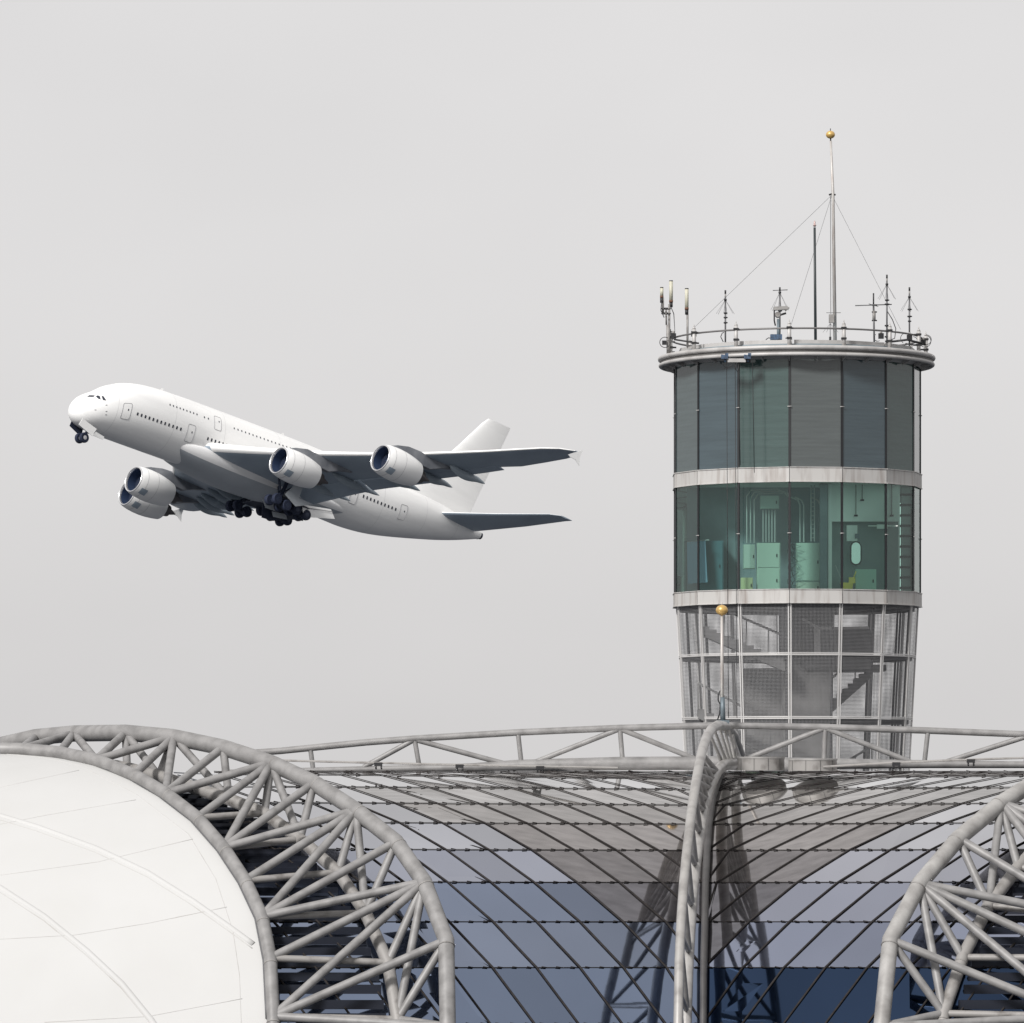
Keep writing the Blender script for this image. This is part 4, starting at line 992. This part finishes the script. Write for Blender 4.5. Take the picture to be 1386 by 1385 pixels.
# belly fairing
def bel(s, a):
    t = (s - 15.2) / (47.5 - 15.2); t = min(1, max(0, t)); k = (math.sin(math.pi * t ** .72) ** .72) if 0 < t < 1 else 0
    hw = 2.0 + 2.15 * k; z0 = -2.6 + wz(s) * .6; dep = .3 + 2.35 * k
    return Vector((-s, hw * math.copysign(abs(math.sin(a)) ** .85, math.sin(a)), z0 - dep * abs(math.cos(a)) ** .8 if math.cos(a) > 0 else z0 + 1.3 * k * abs(math.cos(a))))
FAIR = mat('fairing_paint', (.78, .78, .78), .32, 0, (.72, .72, .72), .3)
mb = MB(); mb.grid([[bel(15.2 + 32.3 * i / 50, R_(62 + 236 * k / 30)) for k in range(31)] for i in range(51)], True); pb(mb, 'belly_fairing', FAIR, sharp=None)
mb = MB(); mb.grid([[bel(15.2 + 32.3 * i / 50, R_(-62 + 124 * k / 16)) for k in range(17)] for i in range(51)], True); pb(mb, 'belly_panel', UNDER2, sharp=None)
# wings
WT = [(2.5, 19.0, 37.2, -2.75, .145, 4), (3.8, 20.2, 37.4, -2.65, .14, 4), (8, 23.4, 38.2, -2.25, .13, 3), (13.5, 27.8, 39.6, -1.55, .115, 2), (19.5, 32.35, 42.2, -.65, .105, 1), (25.5, 36.8, 45.0, .4, .10, 0), (32, 41.6, 47.95, 1.75, .095, -1), (37.5, 45.75, 50.35, 3.05, .09, -2), (38.9, 47.3, 50.6, 3.4, .085, -2), (39.9, 49.4, 50.4, 3.65, .085, -2)]
def wsec(y, k): return cat(WT, y, k)
def foil(y, side, f0=0.0, f1=1.0, n=14, dip=0.0, dz=0.0):
    le, te, z, th, tw_ = (wsec(y, i) for i in (1, 2, 3, 4, 5))
    if side < 0: z -= 1.2 * max(0, (y - 10) / 30) ** 1.6
    c = te - le; up, lo = [], []
    for i in range(n + 1):
        f = f0 + (f1 - f0) * (.5 - .5 * math.cos(math.pi * i / n))
        t = 5 * th * (.2969 * math.sqrt(f) - .126 * f - .3516 * f * f + .2843 * f ** 3 - .1036 * f ** 4) * c
        cam_ = .02 * c * math.sin(math.pi * f) - .01 * c * f
        up.append((f, cam_ + t + .004)); lo.append((f, cam_ - t * .85 - .004))
    pts = []
    for f, zz in up + lo[::-1]:
        x = -(le + c * f); zf = z + zz - math.tan(R_(tw_)) * c * (f - .3)
        if dip:
            hx = -(le + c * f0); hz = z - math.tan(R_(tw_)) * c * (f0 - .3); q = Matrix.Rotation(dip, 2); v = Vector((-(x - hx), zf - hz))
            v = Vector((v.x * math.cos(dip) + v.y * math.sin(dip), -v.x * math.sin(dip) + v.y * math.cos(dip))); x, zf = hx - v.x - dz * 1.5, hz + v.y - dz
        pts.append(Vector((x, side * y, zf)))
    return pts
def split_build(rows, names, mats, side):
    w = len(rows[0]); half = w // 2
    a = MB(); a.grid([r[:half] for r in rows]); pb(a, names[0], mats[0], sharp=None)
    b = MB(); b.grid([r[half:] + [r[0]] for r in rows]); b.grid([[r[half - 1], r[half]] for r in rows], False)
    b.poly(rows[-1]); pb(b, names[1], mats[1], sharp=30)
ys = [2.5, 3.8, 5.5, 8, 10.5, 13.5, 16.5, 19.5, 22.5, 25.5, 28.5, 32, 35, 37.5, 39, 39.9]
for side in (1, -1):
    rows = [foil(y, side, 0, 1 if y > 30.2 else .80) for y in ys]
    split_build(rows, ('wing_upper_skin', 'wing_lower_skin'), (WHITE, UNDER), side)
    # pale leading edge, slightly proud of the skin
    mb = MB(); le_rows = []
    for y in ys[1:]:
        r = foil(y, side, 0, .035, 8); c = Vector((-(wsec(y, 1) + 1), side * y, wsec(y, 3) if side > 0 else r[0].z))
        le_rows.append([p + Vector((.02, 0, .012 if k < len(r) // 2 else -.012)) for k, p in enumerate(r)])
    mb.grid([r[:len(r) // 2] [::-1] + r[len(r) // 2:][::-1][:len(r)] for r in le_rows]); pb(mb, 'slat', WHITE)
    for y0, y1, dip in ((4.3, 13.3, 16), (13.6, 21.6, 14), (21.9, 29.9, 4)):
        fr = [foil(lerp(y0, y1, k / 4), side, .80, 1.0, 8, R_(dip), .12 if dip > 10 else .02) for k in range(5)]
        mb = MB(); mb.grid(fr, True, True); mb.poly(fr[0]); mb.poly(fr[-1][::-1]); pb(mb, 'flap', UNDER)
    # flap track fairings
    for y in (8.4, 12.7, 18.0, 22.0, 26.0):
        le, te, z = wsec(y, 1), wsec(y, 2), foil(y, side, 0, 1)[-8].z
        c = te - le; L_ = 6.2 - .07 * y; x0 = le + c * .50
        pts = []; rr = []
        zz0 = foil(y, side, .5, .5001, 1)[-1].z - .15
        for k in range(15):
            f = k / 14; pts.append(Vector((-(x0 + (te + 2.3 - x0) * f), side * y, zz0 - .35 * math.sin(math.pi * min(1, f * 1.3)) - .35 * f * f)))
            rr.append(max(.03, .50 * (math.sin(math.pi * f ** .75)) ** .6 if 0 < f < 1 else .03))
        mb = MB(); rows = []
        for p, r in zip(pts, rr): rows.append([p + Vector((0, .62 * r * math.cos(q), 1.15 * r * math.sin(q))) for q in [2 * math.pi * j / 12 for j in range(12)]])
        mb.grid(rows, True, True); pb(mb, 'flap_track_fairing', UNDER3)
    # wingtip fence
    o = [(q.x, q.z + (0 if side > 0 else -1.2)) for q in [body_y(x, y, 39.92) for x, y in ((768.5, 615.5), (776, 613), (789, 609.5), (786.5, 613.5), (784, 620), (783.6, 630.5), (778.5, 622.5), (771, 618.5))]]
    yo = side * 39.92
    mb = MB(); nn = len(o); mb.v += [Vector((x, yo, z)) for x, z in o] + [Vector((x, yo + side * .09, z)) for x, z in o]
    mb.face(range(nn)[::-1]); mb.face([nn + k for k in range(nn)])
    for k in range(nn): mb.face((k, (k + 1) % nn, nn + (k + 1) % nn, nn + k))
    pb(mb, 'wingtip_fence', WHITE, sharp=None)
# engines
def engine(x, y, z):
    side = 1 if y > 0 else -1
    o = Vector((x, y, z)); ax = Vector((-1, 0, -.03)).normalized(); sc_ = 1.02
    mb = MB(); mb.lathe(o, ax, [(.22, 1.60 * sc_), (.05, 1.68 * sc_)] [:0] + [(.18, 1.76 * sc_), (.5, 1.86 * sc_), (1.2, 1.97 * sc_), (2.2, 2.04 * sc_), (3.2, 2.03 * sc_), (4.2, 1.94 * sc_), (5.2, 1.78 * sc_), (6.0, 1.60 * sc_), (6.0, 1.55 * sc_), (4.8, 1.5 * sc_)], 48, caps=False)
    n = pb(mb, 'nacelle', WHITE)
    mb = MB(); mb.lathe(o, ax, [(.18, 1.76 * sc_), (.06, 1.71 * sc_), (0, 1.64 * sc_), (.06, 1.57 * sc_), (.2, 1.52 * sc_), (.35, 1.49 * sc_)], 48, caps=False); pb(mb, 'intake_lip', LIP, n, sharp=None)
    mb = MB(); mb.lathe(o, ax, [(.35, 1.49 * sc_), (1.3, 1.50 * sc_), (1.75, 1.51 * sc_)], 48, caps=False); pb(mb, 'intake_duct', DUCT, n, sharp=None)
    mb = MB()
    for k in range(24):
        q = 2 * math.pi * k / 24; d = Vector((0, math.cos(q), math.sin(q))); e = Vector((0, -math.sin(q), math.cos(q))); c = o + ax * 1.6
        mb.poly([c + d * .4 - e * .09, c + d * .4 + e * .09 + ax * .15, c + d * 1.5 + e * .2 + ax * .1, c + d * 1.5 - e * .17])
    mb.lathe(o, ax, [(1.76, 1.5 * sc_), (1.8, .01)], 32); pb(mb, 'fan', NAVY, n, sharp=None)
    mb = MB(); mb.lathe(o, ax, [(1.05, .02), (1.3, .25), (1.6, .45), (1.7, .46)], 20); pb(mb, 'spinner', DUCT, n)
    mb = MB(); mb.lathe(o, ax, [(4.8, 1.5), (5.6, 1.15), (6.4, 1.0), (7.3, .78), (7.3, .7)], 32, caps=True); pb(mb, 'core_cowl', HOT, n)
    mb = MB(); mb.lathe(o, ax, [(7.2, .5), (7.8, .38), (8.6, .08)], 20); pb(mb, 'exhaust_plug', HOT, n)
    mb = MB(); mb.lathe(o, ax, [(2.75, 2.048 * sc_), (2.78, 2.048 * sc_)], 48, caps=False); mb.lathe(o, ax, [(1.05, 1.965 * sc_), (1.08, 1.97 * sc_)], 48, caps=False); pb(mb, 'panel_joint', LINE, n, sharp=None)
    # small grey hatch low on the flank
    mb = MB(); rows = []
    for i in range(4):
        a_ = R_(-62 + 9 * i) if True else 0; rows.append([o + ax * (.55 + .25 * j) + Vector((0, math.cos(a_), math.sin(a_))) * (1.875 + .11 * (j / 4) ** .6 + .06) * sc_ for j in range(5)])
    mb.grid(rows); pb(mb, 'hatch', UNDER, n)
    ym = abs(y); le = wsec(ym, 1); zw = foil(ym, side, 0, 1)[-3].z
    mb = MB(); rows = []
    for f, zt_, zb_, w in ((1.2, 1.95, 1.5, .12), (2.2, 2.35, 1.5, .3), (4.0, 2.75, 1.3, .42), (6.0, 3.0, 1.2, .46), (8.0, 3.0, 1.1, .46), (10.0, 3.0, 1.9, .4), (12.0, 2.9, 2.45, .2)):
        xx = x - f; tt = z + zt_
        lim = zw + .1; top_ = min(tt, lim) if -xx > le else min(tt, zw + .3)
        if -xx > le + .5:
            yy = (-xx - le) / (wsec(ym, 2) - le); top_ = foil(ym, side, min(.9, yy), min(.9, yy) + .001, 1)[-1].z + .12
        bb = min(z + zb_, top_ - .1)
        rows.append([Vector((xx, y - w, top_)), Vector((xx, y + w, top_)), Vector((xx, y + w, bb)), Vector((xx, y, bb - .12)), Vector((xx, y - w, bb))])
    mb.grid(rows, False, True); mb.poly(rows[0]); mb.poly(rows[-1][::-1]); pb(mb, 'pylon', mat('pylon_grey', (.24, .25, .27), .4, .1, (.13, .14, .16), .6) if 'pylon_grey' not in bpy.data.materials else bpy.data.materials['pylon_grey'], n)
for x, y, z in ((-23.0, 14.5, -4.15), (-30.4, 25.25, -2.3), (-22.9, -14.95, -4.2), (-30.2, -25.9, -2.75)): engine(x, y, z)
# tail
def surf(secs, axis, n=12):          # secs: (le s, te s, y, z, thickness)
    rows = []
    for le, te, y, z, th in secs:
        c = te - le; up, lo = [], []
        for i in range(n + 1):
            f = .5 - .5 * math.cos(math.pi * i / n); t = 5 * th * (.2969 * math.sqrt(f) - .126 * f - .3516 * f * f + .2843 * f ** 3 - .1036 * f ** 4) * c + .01
            up.append((f, t)); lo.append((f, -t))
        pts = []
        for f, t in up + lo[::-1]:
            pts.append(Vector((-(le + c * f), y + (t if axis == 'y' else 0), z + (t if axis == 'z' else 0))))
        rows.append(pts)
    return rows
rows = surf([(52.5, 67.6, 0, 3.4, .05), (55.6, 67.9, 0, 4.6, .07), (58.4, 68.6, 0, 7, .085), (63.0, 70.2, 0, 12, .085), (67.0, 71.8, 0, 17.1, .085), (67.9, 72.05, 0, 18.0, .06)], 'y')
mb = MB(); mb.grid(rows, True, True); mb.poly(rows[-1]); pb(mb, 'tail_fin', WHITE, sharp=30)
for side in (1, -1):
    rows = surf([(59.6, 68.3, side * 1.2, 2.0, .09), (61.0, 68.7, side * 2.6, 2.15, .09), (65.2, 70.7, side * 8.5, 2.9, .085), (69.2, 72.3, side * 14.4, 3.7, .08), (70.6, 72.75, side * 15.2, 3.85, .06)], 'z')
    half = len(rows[0]) // 2
    a = MB(); a.grid([r[:half] for r in rows]); pb(a, 'tailplane_upper_skin', WHITE, sharp=None)
    b = MB(); b.grid([r[half:] + [r[0]] for r in rows]); b.grid([[r[half - 1], r[half]] for r in rows], False); b.poly(rows[-1]); pb(b, 'tailplane_lower_skin', UNDER, sharp=30)
# landing gear
TYRE = mat('tyre', (.010, .016, .040), .8); HUB = mat('wheel_hub', (.55, .55, .56), .4, .3); HUBD = mat('dark_hub', (.028, .038, .07), .5, .3)  # main gear hubs share the dark navy tone of the tyres
def wheel(c, r, w, parent, hub=HUBD):
    c = Vector(c); mb = MB(); mb.lathe(c, (0, 1, 0), [(-w / 2, r * .55), (-w / 2, r * .86), (-w * .36, r * .97), (-w * .2, r), (w * .2, r), (w * .36, r * .97), (w / 2, r * .86), (w / 2, r * .55)], 24); t = pb(mb, 'wheel', TYRE, parent)
    mb = MB(); mb.lathe(c, (0, 1, 0), [(-w / 2 - .02, r * .2), (-w / 2 + .01, r * .52), (w / 2 - .01, r * .52), (w / 2 + .02, r * .2)], 16); pb(mb, 'hub', hub, t)
def plate(pts, th, name, m_, parent):
    pts = [Vector(p) for p in pts]; n = (pts[1] - pts[0]).cross(pts[2] - pts[0]).normalized() * th; mb = MB(); mb.poly(pts); mb.poly([p + n for p in pts][::-1])
    for k in range(len(pts)): mb.poly([pts[k], pts[k] + n, pts[(k + 1) % len(pts)] + n, pts[(k + 1) % len(pts)]])
    return pb(mb, name, m_, parent, sharp=None)
NG = body_y(114, 592.5, .5); nx, nz_ = NG.x, NG.z
mb = MB(); mb.tube([(nx - 1.3, 0, nz_ + 2.4), (nx, 0, nz_)], .16, 10); mb.tube([(nx - 2.6, 0, nz_ + 1.5), (nx - .4, 0, nz_ + .8)], .09, 8); mb.tube([(nx, -.55, nz_), (nx, .55, nz_)], .1, 8)
ng = pb(mb, 'nose_gear', NAVY)
wheel((nx, .48, nz_), .66, .44, ng, HUB); wheel((nx, -.48, nz_), .66, .44, ng, HUB)
z7b = lambda l, y: [body_y(80 + x / 7.7, 510 + y_ / 7.7, y) for x, y_ in l]
plate(z7b([(247, 436), (393, 545), (345, 618), (205, 498)], 2.1), .06, 'gear_door', WHITE, ng)
plate(z7b([(135, 452), (250, 540), (238, 600), (190, 590), (110, 512)], -1.1), .06, 'gear_door', NAVY, ng)
plate(z7b([(388, 575), (472, 627), (458, 657), (350, 612)], 1.3), .05, 'gear_door', WHITE, ng)
def bogie(cx, cy, cz, n, top_, tilt=.0, hw=.75):
    mb = MB(); mb.tube([top_, (cx, cy, cz)], .26, 10); mb.tube([(top_[0] - 1.6, top_[1], top_[2]), (cx, cy, cz + 1.2)], .12, 8)
    l = (n - 1) * .85; d = Vector((math.cos(tilt), 0, math.sin(tilt))); c = Vector((cx, cy, cz)); mb.tube([c - d * l, c + d * l], .34, 8); mb.tube([(top_[0] - .4, top_[1] * .6, top_[2]), (cx - .2, cy, cz + .5)], .2, 8); mb.tube([(top_[0] + 1.5, top_[1], top_[2] + .3), (cx, cy, cz + 1.6)], .16, 8)
    gchild = pb(mb, 'main_gear', NAVY)
    for k in range(n):
        p = c + d * (-l + 2 * l * k / (n - 1)); mb = MB(); mb.tube([p - Vector((0, hw, 0)), p + Vector((0, hw, 0))], .09, 8); pb(mb, 'axle', NAVY, gchild)
        for sg in (-1, 1): wheel(p + Vector((0, sg * hw, 0)), .73, .58, gchild)
    return gchild
def gear(px, py, y, n, up, tilt, back=1.2):
    c = body_y(px, py, y); return bogie(c.x, c.y, c.z, n, (c.x - back, y * .92, c.z + up), tilt)
g1 = gear(396, 690.5, 2.9, 3, 2.9, .10)
g2 = gear(371, 697.5, -2.7, 3, 2.9, .10)
g3 = gear(376, 680.5, 6.0, 2, 3.2, .2)
g4 = gear(323, 689, -6.0, 2, 3.2, .2)
z5 = lambda l, y: [body_y(220 + a_ / 5.33, 620 + b_ / 5.33, y) for a_, b_ in l]
plate(z5([(1005, 335), (1215, 370), (1243, 440), (1020, 425)], 3.9), .08, 'gear_door', WHITE, g1)
plate(z5([(1010, 352), (1225, 385), (1228, 391), (1010, 358)], 4.0), .02, 'door_seam', LINE, g1)
plate(z5([(955, 190), (1012, 215), (985, 290), (1090, 335), (960, 350), (885, 265)], 6.8), .06, 'gear_door', UNDER2, g3)
plate([(-33.0, -4.1, -5.05), (-37.6, -4.1, -5.05), (-37.6, 4.1, -5.05), (-33.0, 4.1, -5.05)], -.12, 'gear_bay', NAVY, g1)
plate(z5([(715, 285), (880, 270), (900, 300), (830, 390), (745, 360)], 1.2), .05, 'gear_door', UNDER2, g1)
plate(z5([(725, 300), (880, 285), (1000, 350), (1015, 455), (900, 440), (800, 455), (715, 430)], .2), .05, 'gear_door', NAVY, g2)  # dark plate added between the wheels to join them into one mass
plate(z5([(790, 385), (890, 405), (900, 445), (800, 425)], .8), .05, 'gear_door', UNDER2, g2)
plate(z5([(490, 298), (578, 305), (568, 350), (552, 345)], -6.6), .05, 'gear_door', NAVY, g4)
# aerials on the crown
for s in (12.8, 33.5):
    t_ = fus(s, 0); X, Z = t_.x, t_.z - .04
    mb = MB(); mb.poly([(X, -.03, Z), (X - .6, -.03, Z), (X - .75, 0, Z + .5), (X - .45, 0, Z + .5)]); mb.poly([(X, .03, Z), (X - .45, .001, Z + .5), (X - .75, .001, Z + .5), (X - .6, .03, Z)]); pb(mb, 'blade_aerial', WHITE, sharp=None)
